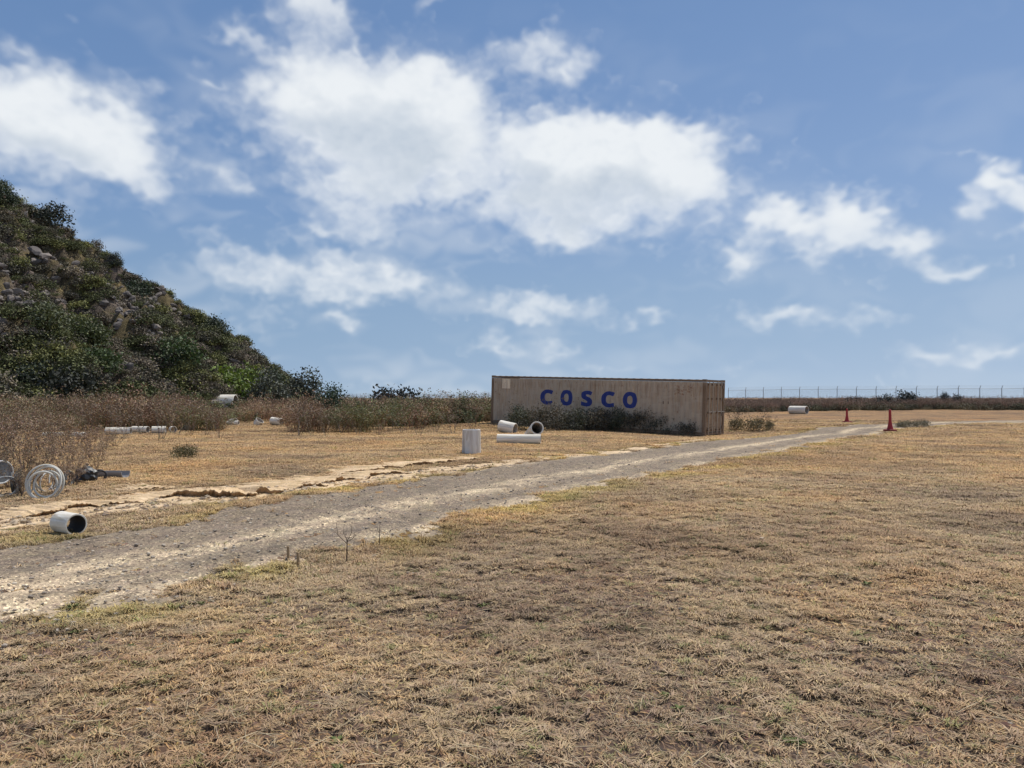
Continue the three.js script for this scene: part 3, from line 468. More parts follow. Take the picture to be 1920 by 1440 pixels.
// brown thicket between the field and the hill: far mass (stuff) and single shrubs along its front
{
  const R = seeded(55), sets = scrubGeo.map(() => []), green = crowns.map(() => []);
  for (let i = 0; i < 6500; i++) {
    const d = 36 + Math.pow(R(), 1.15) * 75, a = lerp(rad(-40), rad(-1.5), R()), x = Math.tan(a) * d, z = -d;
    const edge = 36 + 2.5 * n2(x / 5, 3) + 4 * sstep(-10, -2, x) + (x < -16 ? -1.5 : 0) + 12 * sstep(415, 430, 960 + 1444 * x / d) * sstep(548, 530, 960 + 1444 * x / d);
    if (d < edge || (hillY(x, z) > 1.2) || inCon(x, z, 0.4)) continue;
    const gone = n2(x / 6, z / 6 + 8); if (gone < -0.4) continue;
    const s = (0.5 + R() * 0.45) * (1 + 0.5 * n2(x / 4.5 + 9, z / 4.5)), t = R() + 0.5 * n2(x / 7 + 3, z / 7) + 0.3 * sstep(600, 680, 960 + 1444 * x / d), v = 0.7 + R() * 0.6, y = T(x, z);
    const um = 960 + 1444 * x / d, cap = um > 376 && um < 462 && d < 93 ? (1.58 - 0.0162 * d) / 1.4 : 9; if (cap < 0.2) continue;
    const col = t < 0.45 ? [0.22, 0.142, 0.092] : t < 0.68 ? [0.29, 0.21, 0.13] : t < 0.9 ? [0.19, 0.165, 0.085] : [0.14, 0.15, 0.065];
    if (t > 1.08 && d > 40 && cap > 2) green[i % 4].push([x, y - 0.05, z, [0.6 + R() * 0.4, 0.7 + R() * 0.4, 0.6 + R() * 0.4], R() * 6, [0.085 * v, 0.1 * v, 0.04 * v]]);
    else sets[i % 4].push([x, y - 0.03, z, [s * 1.15, Math.min(cap, s * (0.75 + R() * 0.35)), s * 1.15], R() * 6, col.map((q) => q * v)]);
  }
  scrubGeo.forEach((g, k) => scatter('brown_thicket', g, white, sets[k], 'reddish brown dry thicket between the field and the hill', 'thicket'));
  crowns.forEach((g, k) => scatter('green_thicket', g, white, green[k], 'small green shrubs mixed into the brown thicket', 'thicket'));
  // right: low dark brush in front of the fence
  const rs = scrubGeo.map(() => []), rg = crowns.map(() => []);
  for (let i = 0; i < 3600; i++) {
    const u = R() * 700 + 1290, d = 78 + R() * 34, x = (u - 960) / 1444 * d, z = -d, y = T(x, z);
    const v = 0.7 + R() * 0.6, s = 0.42 + R() * 0.36;
    if (R() < 0.55) rg[i % 4].push([x, y - 0.05, z, [s, s * (0.75 + R() * 0.3), s], R() * 6, (R() < 0.5 ? [0.11, 0.105, 0.062] : [0.16, 0.135, 0.08]).map((q) => q * v)]);
    else rs[i % 4].push([x, y - 0.03, z, [s * 1.4, s * 1.1, s * 1.4], R() * 6, [0.22 * v, 0.15 * v, 0.11 * v]]);
  }
  for (let i = 0; i < 700; i++) { const u = 640 + R() * 300, d = 110 + R() * 60, x = (u - 960) / 1444 * d, s = 0.5 + R() * 0.35; rg[i % 4].push([x, T(x, -d), -d, [s, s * 0.9, s], R() * 6, [0.1, 0.09, 0.062]]); }
  scrubGeo.forEach((g, k) => scatter('boundary_brush', g, white, rs[k], 'brown dry brush along the boundary fence', 'brush'));
  crowns.forEach((g, k) => scatter('boundary_brush', g, white, rg[k], 'low dark green brush along the boundary fence', 'brush'));
}
const bare = [0, 1].map((k) => { const t = twigs(640 + k, 9, 0.017, 0.8, 4); return { t, leaves: leavesOn(t.tips, 650 + k, 3, 0.042, 0.06) }; });
function dryShrub(name, label, pos, r, h, k, leafCol, twigCol, group) {
  const t = thing(name, label, 'shrub', pos, k * 2.1, group), s = name === 'leafless_shrub' ? bare[k % 2] : scrubs[k % 4];
  const b = mesh('branches', s.t.geo, mat(...twigCol, { vertexColors: true }), t); b.scale.set(r, h, r);
  const l = mesh('foliage', s.leaves, leafMat(...leafCol), t); l.scale.set(r, h, r);
  return t;
}
// single dry shrubs along the front of the thicket
{
  const R = seeded(66);
  for (let i = 0; i < 30; i++) { const u = 30 + i * 29 + R() * 16; if (u > 415 && u < 548) continue; const p = place(u, 812 + R() * 12 - (u > 700 ? 6 : 0)), g = u > 620 && u < 830; dryShrub('dry_shrub', g ? 'olive green shrub at the front of the thicket left of the container' : u < 200 ? 'dry brown shrub at the thicket front behind the dumped coils' : u < 400 ? 'dry brown shrub at the thicket front around the row of white pipes' : u <= 620 ? 'dry brown shrub at the thicket front near the pair of white pipe stubs' : 'dry brown shrub at the thicket front behind the upright concrete pipe', p, 0.7 + R() * 0.5, 0.75 + R() * 0.5, i, g ? [0.1, 0.115, 0.035] : [0.17, 0.12, 0.075], [0.2, 0.16, 0.12], 'dry shrubs along the front of the thicket'); }
  // leafless shrubs around the dumped coils at the left edge
  const near = [[-10, 905, 1.0, 1.35], [45, 880, 0.85, 1.2], [95, 868, 0.8, 1.05], [140, 880, 0.7, 0.85], [178, 890, 0.55, 0.75], [20, 850, 1.0, 1.4], [70, 845, 0.9, 1.2], [120, 842, 0.9, 1.0], [-40, 870, 1.1, 1.5], [60, 905, 0.8, 0.9], [120, 895, 0.6, 0.8], [20, 915, 0.7, 0.8], [165, 860, 0.7, 0.9], [195, 845, 0.6, 0.7], [38, 932, 0.5, 0.6], [104, 926, 0.45, 0.5], [142, 912, 0.45, 0.6], [215, 838, 0.5, 0.5]];
  near.forEach(([u, v, r, h], i) => dryShrub('leafless_shrub', v < 862 ? 'nearly leafless reddish shrub behind the dumped coils at left' : u < 60 ? 'nearly leafless reddish shrub left of the white hose coil' : u < 112 ? 'nearly leafless reddish shrub right behind the white hose coil' : 'nearly leafless reddish shrub by the black refuse bag', place(u, v), r * 0.75, h * 0.58, i + 1, [[0.24, 0.16, 0.1], [0.34, 0.25, 0.16], [0.17, 0.125, 0.075]][i % 3], [0.16, 0.115, 0.085], 'leafless shrubs round the dump at left'));
}
console.log('shrubs done');

// ---------------------------------------------------------------- shipping container
{
  const c = thing('shipping_container', 'weathered beige long shipping container lettered COSCO in blue', 'container', [CON.c[0], (CON.y0 + CON.y1) / 2, CON.c[1]], -CON.th);
  c.rotation.order = 'YXZ'; c.rotation.z = -Math.atan((CON.y1 - CON.y0) / CON.L);
  const { L, W, H } = CON, X = L / 2, Z = W / 2;
  const paint = (seed, w, h, extra) => {
    const cv = document.createElement('canvas'); cv.width = w; cv.height = h; const g = cv.getContext('2d'), R = seeded(seed);
    g.fillStyle = css(174, 160, 142); g.fillRect(0, 0, w, h);
    for (let i = 0; i < 900; i++) { g.fillStyle = R() < 0.5 ? css(140, 118, 96, 0.14) : css(180, 162, 138, 0.12); g.fillRect(R() * w, R() * h, 4 + R() * 60, 10 + R() * 120); }
    if (extra) extra(g, w, h, R);
    for (let i = 0; i < 420; i++) { const x = R() * w, y = R() < 0.6 ? R() * h * 0.12 : R() * h, l = 10 + R() * R() * h * 0.45; g.fillStyle = css(96 + R() * 24, 66 + R() * 16, 46, 0.16 + R() * 0.22); g.fillRect(x, y, 1 + R() * 4, l); }
    for (let i = 0; i < 160; i++) { g.fillStyle = css(92, 60, 42, 0.4); g.beginPath(); g.ellipse(R() * w, R() < 0.5 ? h * (0.9 + R() * 0.1) : R() * h, 1 + R() * 5, 1 + R() * 7, 0, 0, 7); g.fill(); }
    const t = new THREE.CanvasTexture(cv); t.colorSpace = THREE.SRGBColorSpace; return t;
  };
  const front = paint(5, 2048, 512, (g, w, h, R) => {
    const fx = (t) => w * (1 - t / L), fy = (y) => h * (1 - (y - 0.15) / (H - 0.28));
    g.fillStyle = css(228, 214, 190); g.fillRect(fx(11.6), fy(2.42), fx(11.07) - fx(11.6), fy(1.9) - fy(2.42));
    g.fillStyle = css(34, 52, 122);
    const cap = 0.8 * h / (H - 0.28);
    [['C', 9.07, 8.28], ['O', 7.82, 7.06], ['S', 6.56, 5.88], ['C', 5.37, 4.62], ['O', 4.16, 3.36]].forEach(([ch, a, b]) => {
      g.save(); g.font = 'bold 200px sans-serif'; const mt = g.measureText(ch), lw = (mt.actualBoundingBoxRight + mt.actualBoundingBoxLeft), lh = mt.actualBoundingBoxAscent + mt.actualBoundingBoxDescent;
      g.translate((fx(a) + fx(b)) / 2, fy(1.52)); g.scale((fx(b) - fx(a)) / (lw + 13), cap / (lh + 13)); g.lineWidth = 13; g.lineJoin = 'round'; g.strokeStyle = g.fillStyle; g.strokeText(ch, -lw / 2 + mt.actualBoundingBoxLeft, (mt.actualBoundingBoxAscent - mt.actualBoundingBoxDescent) / 2); g.fillText(ch, -lw / 2 + mt.actualBoundingBoxLeft, (mt.actualBoundingBoxAscent - mt.actualBoundingBoxDescent) / 2); g.restore();
    });
    g.fillStyle = css(60, 50, 44, 0.8);
    for (const t of [2.0, 1.75]) g.fillRect(fx(t), fy(1.52), 9, 26);
    for (let i = 0; i < 40; i++) { g.fillStyle = css(112, 72, 50, 0.35); g.fillRect(fx(0.55 + R() * 0.9), fy(2.35 - R() * 0.5), 5 + R() * 14, 4 + R() * 12); }
  });
  const steel = (t, o) => new THREE.MeshStandardMaterial({ map: t, roughness: 0.75, metalness: 0, side: THREE.DoubleSide, ...o });
  const back = paint(6, 1024, 256), plain = paint(7, 512, 512, (g, w, h, R) => { for (let i = 0; i < 500; i++) { g.fillStyle = css(112 + R() * 30, 74 + R() * 20, 52, 0.2); g.fillRect(R() * w, R() * h, 2 + R() * 22, 4 + R() * 60); } }), frame = steel(plain, { color: new THREE.Color().setRGB(0.55, 0.52, 0.5) });
  // corrugated sheet in x,y with ridges along y
  const sheet = (w, h, period, depth) => {
    const xs = [], n = Math.round(w / period), q = w / n;
    for (let i = 0; i < n; i++) xs.push([i * q, 0], [i * q + q * 0.26, 0], [i * q + q * 0.5, -depth], [i * q + q * 0.76, -depth]);
    xs.push([w, 0]);
    const p = [], uv = [], idx = [];
    for (let i = 0; i < xs.length - 1; i++) { const k = p.length / 3; for (const [x, z] of [xs[i], xs[i + 1]]) for (const y of [0, h]) { p.push(x - w / 2, y, z); uv.push(x / w, y / h); } idx.push(k, k + 2, k + 1, k + 2, k + 3, k + 1); }
    const g = new THREE.BufferGeometry(); g.setAttribute('position', new THREE.Float32BufferAttribute(p, 3)); g.setAttribute('uv', new THREE.Float32BufferAttribute(uv, 2)); g.setIndex(idx); g.computeVertexNormals(); return g;
  };
  const box = (name, m, w, h, d, x, y, z, parent = c) => { const o = mesh(name, new THREE.BoxGeometry(w, h, d), m, parent); o.position.set(x, y, z); return o; };
  const fs = mesh('side_panel', sheet(L - 0.3, H - 0.28, 0.278, 0.04), steel(front), c); fs.position.set(0, 0.15, Z - 0.014); fs.userData.label = 'beige corrugated side lettered COSCO';
  const bs = mesh('side_panel', sheet(L - 0.3, H - 0.28, 0.278, 0.036), steel(back), c); bs.position.set(0, 0.15, -Z + 0.014); bs.rotation.y = Math.PI;
  const es = mesh('end_panel', sheet(W - 0.3, H - 0.28, 0.25, 0.045), steel(plain), c); es.position.set(-X + 0.02, 0.15, 0); es.rotation.y = -Math.PI / 2;
  const rf = mesh('roof_panel', sheet(L - 0.2, W - 0.1, 0.4, 0.02), steel(back), c); rf.rotation.x = -Math.PI / 2; rf.position.set(0, H - 0.012, Z - 0.05);
  box('floor', frame, L - 0.3, 0.12, W - 0.16, 0, 0.09, 0);
  for (const s of [1, -1]) { box('top_rail', frame, L - 0.36, 0.08, 0.06, 0, H - 0.062, s * (Z - 0.031)); box('bottom_rail', frame, L - 0.36, 0.15, 0.05, 0, 0.095, s * (Z - 0.026)); }
  for (const s of [1, -1]) for (const e of [1, -1]) {
    box('corner_post', frame, 0.15, H - 0.26, 0.16, e * (X - 0.078), H / 2, s * (Z - 0.082));
    for (const y of [0.065, H - 0.06]) box('corner_casting', frame, 0.178, 0.122, 0.162, e * (X - 0.089), y, s * (Z - 0.081));
  }
  for (const e of [1, -1]) for (const y of [0.08, H - 0.07]) box(y > 1 ? 'door_header' : 'door_sill', frame, 0.1, 0.1, W - 0.34, e * (X - 0.06), y, 0);
  const rod = mat(0.36, 0.32, 0.27, { roughness: 0.6 });
  for (const s of [1, -1]) {
    const d = mesh('door', sheet(W / 2 - 0.19, H - 0.3, 0.34, 0.03), steel(plain), c); d.rotation.y = Math.PI / 2; d.position.set(X - 0.05, 0.15, s * (W / 4 - 0.075));
    for (const o of [-0.26, 0.2]) {
      const r = mesh('locking_rod', new THREE.CylinderGeometry(0.022, 0.022, H - 0.12, 8), rod, d); r.position.set(o, H / 2 - 0.16, 0.055);
      for (const y of [0.1, 0.9, 1.55, 2.2]) { const k = mesh('rod_bracket', new THREE.BoxGeometry(0.12, 0.07, 0.06), frame, d); k.position.set(o, y, 0.03); }
      const hd = mesh('handle', new THREE.BoxGeometry(0.36, 0.035, 0.02), rod, d); hd.position.set(o + 0.14, 0.95, 0.09);
    }
    for (const y of [0.2, 0.8, 1.5, 2.1]) { const k = mesh('hinge', new THREE.BoxGeometry(0.12, 0.14, 0.05), frame, d); k.position.set(s * -(W / 4 - 0.12), y, 0.022); }
  }
}

// ---------------------------------------------------------------- pipes and dumped things
const stained = (seed, base, spots) => { const t = tile(256, (g, S) => { const R = seeded(seed); g.fillStyle = css(...base); g.fillRect(0, 0, S, S); for (let i = 0; i < 260; i++) { const q = spots[Math.floor(R() * spots.length)]; g.fillStyle = css(q[0], q[1], q[2], 0.1 + R() * 0.14); const x = R() * S, y = R() * S, r = 3 + R() * 26; wrapAt(S, x, y, 30, (X, Y) => { g.beginPath(); g.ellipse(X, Y, r, r * 0.5, R() * 3, 0, 7); g.fill(); }); } }); t.repeat.set(2, 1); return t; };
const whitePaint = new THREE.MeshStandardMaterial({ map: stained(1, [222, 218, 208], [[190, 180, 160], [236, 234, 228], [160, 146, 124]]), roughness: 0.7, side: THREE.DoubleSide });
const concrete = new THREE.MeshStandardMaterial({ map: stained(2, [176, 172, 166], [[140, 132, 122], [196, 192, 186], [122, 110, 98]]), roughness: 0.9, side: THREE.DoubleSide });
const paleConcrete = new THREE.MeshStandardMaterial({ map: stained(3, [204, 202, 198], [[176, 170, 162], [220, 218, 214], [150, 140, 128]]), roughness: 0.9, side: THREE.DoubleSide });
const blackPlastic = mat(0.04, 0.04, 0.042, { side: THREE.DoubleSide });
function pipe(label, p, yaw, r, len, wall, opt = {}) {
  const t = thing(opt.name ?? 'pipe_section', label, opt.category ?? 'pipe', p, yaw, opt.group);
  const ri = r - wall, b = wall * 0.2;
  const outer = toCreasedNormals(new THREE.LatheGeometry([[ri, 0], [ri + b, 0], [r - b, 0], [r, b], [r * (opt.taper ?? 1), len - b], [r * (opt.taper ?? 1) - b, len], [ri + b, len], [ri, len]].map(([x, y]) => new THREE.Vector2(x, y)), 30), 0.6);
  const inner = new THREE.LatheGeometry([[ri, 0.001], [ri * (opt.taper ?? 1), len - 0.001]].map(([x, y]) => new THREE.Vector2(x, y)), 30);
  const w = mesh('wall', outer, opt.mat ?? whitePaint, t), l = mesh('lining', inner, opt.lining ?? concrete, t);
  if (!opt.upright) for (const q of [w, l]) { q.rotation.z = -Math.PI / 2; q.position.set(-len / 2, r * (opt.sunk ? 1 - opt.sunk : 0.97), 0); if (opt.pitch) t.rotation.z = opt.pitch; }
  return t;
}
// yaw > 0 turns the right-hand mouth away from the camera, yaw < 0 towards it
{
  let p = place(128, 1000); pipe('short white pipe with a black inside lying beside the track, nearest the camera', p, -0.6, 20 * pxm(p), 0.38, 0.018, { lining: blackPlastic, group: 'white pipe sections', sunk: 0.05 });
  p = place(884, 850); pipe('upright grey concrete pipe section standing alone in the field', p, 0, 18 * pxm(p), 45 * pxm(p), 0.06, { upright: true, mat: paleConcrete, lining: concrete, taper: 0.93, group: 'pipe sections by the container', name: 'upright_pipe' });
  p = place(973, 832); pipe('long white pipe lying in front of two pipe ends by the container', p, -0.12, 9 * pxm(p), 82 * pxm(p), 0.03, { group: 'pipe sections by the container' });
  p = place(950, 812); pipe('grey-topped white pipe end tilted up, left of two beside the container', p, -0.45, 11 * pxm(p), 32 * pxm(p), 0.04, { group: 'pipe sections by the container', pitch: -0.18 });
  p = place(1000, 815); pipe('white pipe with its dark round mouth facing the camera beside the container', [p[0], p[1] - 0.2, p[2]], -1.4, 12.5 * pxm(p), 1.8, 0.055, { group: 'pipe sections by the container', pitch: 0.28 });
  p = far(420, 768, 90); pipe('large white culvert pipe half hidden in the thicket under the green tree', [p[0], p[1] + 0.15, p[2]], 0.0, 15 * 90 / 1444, 2.7, 0.09, { group: 'culvert pipes', name: 'culvert_pipe' });
  p = place(1497, 776); pipe('large white culvert pipe lying in the brush before the far fence', p, -0.9, 7.5 * pxm(p), 1.7, 0.06, { group: 'culvert pipes', name: 'culvert_pipe' });
  // white lengths lying in a row left of the field
  for (const [u, v, w, r, y, lab] of [[222, 815, 44, 7, 0.16, 'dark-ended white pipe length, leftmost of the row at the thicket edge'], [263, 811, 34, 6, -0.25, 'white pipe length in the middle of the row at the thicket edge'], [298, 812, 24, 6.5, 0.3, 'short white pipe length, rightmost of the row at the thicket edge']]) { p = place(u, v); pipe(lab, p, y, r * pxm(p), w * pxm(p), 0.02, { group: 'white pipe lengths at the thicket edge' }); }
  for (const [u, v, w, r, y, pi, lab] of [[324, 807, 12, 6, -0.9, 0, 'small white pipe end next to the row of pipe lengths'], [357, 803, 24, 8, -0.6, 0.5, 'broken white pipe leaning up right of the row of pipe lengths'], [310, 780, 14, 4, 0, 0, 'pale pipe stub in the thicket above the row of pipe lengths'], [437, 790, 15, 6, -0.5, 0.2, 'white pipe stub below the large culvert pipe'], [437, 770, 22, 4, -0.1, 0, 'thin white pipe just under the large culvert pipe'], [490, 794, 10, 8, -0.3, 0.9, 'white pipe stub standing tilted, left of a pair in the thicket'], [518, 793, 22, 7, -0.3, -0.1, 'white pipe stub, right of a pair in the thicket'], [100, 814, 36, 4, 0.05, 0, 'thin pale pipe at the far left edge of the field'], [145, 815, 28, 4.5, -0.05, 0, 'short pale pipe between the left shrubs and the pipe row']]) {
    const q = place(u, v + 4); p = v < 800 ? [...far(u, v + 2, 45.5)] : q; pipe(lab, p, y, r * pxm(p), w * pxm(p), 0.02, { group: 'white pipe stubs in the thicket', pitch: pi });
  }
}
// hose coils dumped at the left edge
function coil(label, p, r, tube, loops, tilt, yaw) {
  const t = thing('hose_coil', label, 'coil', p, yaw, 'dumped hose coils'), m = mat(0.5, 0.49, 0.44, { roughness: 0.7 });
  for (const [k, y, dx, z, a] of loops) { const g = new THREE.TorusGeometry(r * k, tube, 8, 44), o = mesh('loop', g, m, t); o.scale.y = 1.06; o.position.set(dx, r * k + y, z); o.rotation.set(tilt + a * 0.5, a, 0); }
  return t;
}
{
  let p = place(84, 936), m = pxm(p);
  coil('coil of white hose standing on its edge among the shrubs', p, 31 * m, 0.016, [[1, 0, 0, 0, 0.1], [0.94, 0.02, 0.02, 0.05, -0.25], [0.78, 0.02, -0.01, 0.09, 0.2], [0.74, 0.05, 0.04, 0.02, -0.1]], -0.25, 0.25);
  p = place(-8, 918);
  const d = thing('plastic_drum', 'grey drum lying at the left edge of the photo', 'drum', p, -0.5); m = pxm(p);
  const body = mesh('drum_body', toCreasedNormals(new THREE.LatheGeometry([[0, 0], [0.2, 0], [0.215, 0.02], [0.215, 0.18], [0.225, 0.2], [0.215, 0.22], [0.215, 0.4], [0.225, 0.42], [0.215, 0.44], [0.215, 0.6], [0.2, 0.62], [0, 0.62]].map(([x, y]) => new THREE.Vector2(x, y)), 26), 0.5), mat(0.16, 0.175, 0.19, { roughness: 0.5 }), d); body.rotation.z = -Math.PI / 2; body.position.set(-0.45, 0.32, 0);
  const band = mesh('rim', new THREE.TorusGeometry(0.2, 0.014, 8, 30), mat(0.6, 0.6, 0.58), d); band.rotation.y = Math.PI / 2; band.position.set(0.17, 0.32, 0);
  // black bag: lumpy sack
  p = place(161, 905); m = pxm(p);
  const bg = new THREE.IcosahedronGeometry(1, 4), a = bg.attributes.position;
  for (let i = 0; i < a.count; i++) { const x = a.getX(i), y = a.getY(i), z = a.getZ(i), k = 1 + 0.16 * n3(x * 1.6, y * 1.6, z * 1.6) + 0.06 * n3(x * 5, y * 5, z * 5), gather = y > 0.55 ? 1 - 0.5 * (y - 0.55) : 1; a.setXYZ(i, x * k * gather, Math.max(-0.72, y * k), z * k * gather); }
  bg.deleteAttribute('normal'); bg.deleteAttribute('uv'); bg.computeVertexNormals();
  const b = thing('refuse_bag', 'black plastic refuse bag among the leafless shrubs', 'bag', p, 0.4), bm = mesh('bag_body', bg, mat(0.012, 0.014, 0.018, { roughness: 0.45 }), b); bm.scale.set(0.2, 0.19, 0.17); bm.position.y = 0.13;
  const knot = mesh('knot', new THREE.ConeGeometry(0.035, 0.08, 7), bm.material, b); knot.position.set(0.01, 0.33, 0); knot.rotation.z = 2.9;
  // grey half pipe (trough) beside it
  p = place(212, 897); m = pxm(p);
  const tr = thing('half_pipe', 'grey split half pipe lying open side up beside the black bag', 'pipe', p, -0.12);
  const sh = new THREE.Shape(); sh.absarc(0, 0, 0.15, Math.PI, 2 * Math.PI, false); sh.absarc(0, 0, 0.132, 2 * Math.PI, Math.PI, true);
  const tg = mesh('shell', new THREE.ExtrudeGeometry(sh, { depth: 0.56, bevelEnabled: false, curveSegments: 16 }), mat(0.24, 0.235, 0.24, { roughness: 0.7 }), tr); tg.rotation.y = Math.PI / 2; tg.position.set(-0.28, 0.146, 0); tg.rotation.x = 0.0;
  // tangled hoses among the shrubs
  const hose = (label, u, v, rr, tube, col, n, seed, cat = 'hose') => {
    const q = place(u, v), R = seeded(seed), pts = [];
    for (let i = 0; i <= n * 10; i++) { const a = i / 10 * 6.283, k = 1 + 0.25 * n2(i * 0.13, seed) ; pts.push(new THREE.Vector3(Math.cos(a) * rr * k + 0.25 * rr * n2(i * 0.05, seed + 3), Math.max(tube, rr * 0.75 + Math.sin(a) * rr * 0.78 * k), (i / (n * 10) - 0.5) * rr * 1.2 + 0.3 * rr * n2(i * 0.07, seed + 8))); }
    const t = tag(mesh('hose_tangle', new THREE.TubeGeometry(new THREE.CatmullRomCurve3(pts), n * 40, tube, 6), mat(...col, { roughness: 0.55 })), label, cat, 'tangled hoses of the dump'); t.position.set(...q); t.rotation.y = seed; return t;
  };
  hose('tangle of black hose left of the white hose coil', 38, 925, 0.24, 0.018, [0.03, 0.032, 0.035], 5, 2);
  hose('tangle of dark grey hose right of the white hose coil', 122, 912, 0.19, 0.016, [0.07, 0.075, 0.075], 5, 5);
  hose('loops of grey hose at the left edge below the drum', 6, 930, 0.2, 0.014, [0.28, 0.29, 0.29], 3, 7);
  hose('loops of pale grey hose behind the white hose coil', 92, 922, 0.24, 0.013, [0.42, 0.42, 0.4], 3, 11);
  hose('loops of black hose beside the half pipe', 186, 900, 0.12, 0.014, [0.03, 0.03, 0.034], 3, 13);
  // small white scrap under the coil
  p = place(57, 932); const sc = tag(mesh('plastic_scrap', new THREE.CylinderGeometry(0.03, 0.04, 0.07, 10), whitePaint), 'small white plastic cup-shaped scrap on the ground below the hose coil', 'scrap'); sc.position.set(p[0], p[1] + 0.035, p[2]);
}
// red marker posts by the far end of the track
function marker(label, u, v, hpx) {
  const p = place(u, v), m = pxm(p), h = hpx * m, t = thing('marker_post', label, 'marker post', p, 0.3, 'red marker posts by the track'), red = mat(0.32, 0.016, 0.02, { roughness: 0.6 });
  const base = mesh('base', toCreasedNormals(new THREE.LatheGeometry([[0, 0], [0.3, 0], [0.3, 0.05], [0.27, 0.08], [0, 0.085]].map(([x, y]) => new THREE.Vector2(x, y)), 24), 0.5), mat(0.16, 0.012, 0.012, { roughness: 0.8 }), t);
  const s = mesh('post', new THREE.LatheGeometry([[0.15, 0.08], [0.11, 0.22], [0.07, 0.45], [0.055, h - 0.05], [0.045, h], [0, h]].map(([x, y]) => new THREE.Vector2(x, y)), 16), red, t);
  return t;
}
marker('red marker post on a round base, nearer of two by the track end', 1669, 808, 40);
marker('dark red marker post on a round base, farther of two by the track end', 1588, 792, 26);

// ---------------------------------------------------------------- shrubs round the container and in the field
{
  const list = [[975, 806, 30, 40, 'above the two pipe ends', 0], [1030, 806, 34, 42, 'below the first letter C', 1], [1078, 806, 30, 34, 'between the first O and the S', 2], [1122, 807, 30, 34, 'between the S and the second C', 3],
    [1165, 809, 30, 36, 'between the second C and the last O', 0], [1208, 811, 30, 34, 'just right of the last O', 1], [1246, 813, 26, 30, 'well right of the last letter', 2], [1290, 816, 26, 22, 'near its right front corner', 3]];
  for (const [u, v, w, h, lab, k] of list) { const p = place(u, v), m = pxm(p); shrub('container_shrub', 'dark leafy shrub against the container ' + lab, 'shrub', p, w * m, h * m, k % 2 ? [0.085, 0.075, 0.045] : [0.06, 0.066, 0.034], k, 'dark shrubs along the container'); dryShrub('container_shrub', 'dry brown twiggy shrub by the container ' + lab, place(u + 16, v + 1), w * m * 1.1, h * m * 0.85, k, [0.12, 0.1, 0.06], [0.12, 0.1, 0.08], 'dry shrubs along the container'); }
  for (const [u, v, w, h, lab, k] of [[1382, 806, 22, 30, 'green-brown shrub touching the right end of the container', 1], [1418, 808, 26, 34, 'taller brown shrub right of the container', 2], [1442, 806, 14, 22, 'small brown shrub, rightmost beside the container', 3]]) { const p = place(u, v), m = pxm(p); const b = dryShrub('brown_shrub', lab, p, w * m * 1.2, h * m, k, [0.2, 0.145, 0.085], [0.17, 0.13, 0.1]); const f = mesh('foliage', crownFor(1, k, true), leafMat(0.15, 0.125, 0.06), b); f.scale.set(w * m * 0.8, h * m * 0.75, w * m * 0.8); }
  let p = place(345, 859); shrub('low_shrub', 'small low green-brown shrub alone in the left field', 'shrub', p, 25 * pxm(p), 20 * pxm(p), [0.11, 0.095, 0.03], 2);
  for (let k = 0; k < 3; k++) { p = place(1692 + k * 19, 802 - k); shrub('low_shrub', ['low grey-green shrub right behind the nearer red marker post', 'middle of three low grey-green shrubs behind the nearer red marker post', 'rightmost of three low grey-green shrubs behind the nearer red marker post'][k], 'shrub', p, 15 * pxm(p), 9 * pxm(p), [0.17, 0.15, 0.09], k, 'grey-green shrubs behind the marker post'); }
  p = place(884, 806); dryShrub('weed_clump', 'weedy green clump behind the upright concrete pipe', p, 0.5, 0.5, 1, [0.12, 0.12, 0.06], [0.16, 0.14, 0.1]);
  for (const [u, d, w, h, lab, k] of [[1702, 84, 26, 27, 'wide flat-topped dark bush breaking the skyline before the right fence', 0], [1604, 84, 20, 20, 'dark bush breaking the skyline left of the flat-topped one', 1], [1658, 84, 22, 20, 'dark bush between the two skyline bushes', 2], [1772, 84, 9, 32, 'thin dark sapling breaking the skyline at right', 3], [1796, 84, 14, 24, 'small dark bush next to the thin sapling on the skyline', 0]]) { const m = d / 1444, q = far(u, 770, d); shrub('skyline_bush', lab, 'bush', q, w * m, h * m, [0.03, 0.036, 0.03], k, 'dark bushes on the right skyline'); }
  for (const [u, d, w, h, lab, k] of [[740, 100, 48, 22, 'long low dark bush on the skyline left of the container', 1], [800, 96, 10, 20, 'small dark bush on the skyline left of the container', 2]]) { const m = d / 1444, q = far(u, 765, d); shrub('skyline_bush', lab, 'bush', q, w * m, h * m * 1.3, [0.03, 0.035, 0.03], k, 'dark bushes on the left skyline'); }
}
// sapling, stalk and stakes at the near edge of the track
function sapling(label, u, v, hpx, sub, thick) {
  const p = place(u, v), h = hpx * pxm(p), t = thing('bare_sapling', label, 'sapling', p), bark = mat(0.07, 0.045, 0.03, { vertexColors: true }), one = [1, 1, 1];
  const trunk = new Soup(); trunk.stick([0, -0.02, 0], [0.004, h * 0.5, 0], thick, thick * 0.7, one, 6); trunk.stick([0.004, h * 0.5, 0], [0.0, h * 0.62, 0], thick * 0.7, thick * 0.5, one, 6); mesh('trunk', trunk.build(), bark, t);
  for (const [y0, dx, dy, dz] of sub) { const s = new Soup(), a = [0.003, h * y0, 0], b = [dx * h * 0.9, h * (y0 + dy * 0.42), dz * h], c = [dx * h * 1.08, h * (y0 + dy), dz * h * 1.3]; s.stick(a, b, thick * 0.5, thick * 0.35, one, 4); s.stick(b, c, thick * 0.35, thick * 0.15, one, 4); s.stick(b, [b[0] + dx * h * 0.35, b[1] + h * 0.09, b[2]], thick * 0.3, thick * 0.15, one, 3); mesh('branch', s.build(), bark, t); }
}
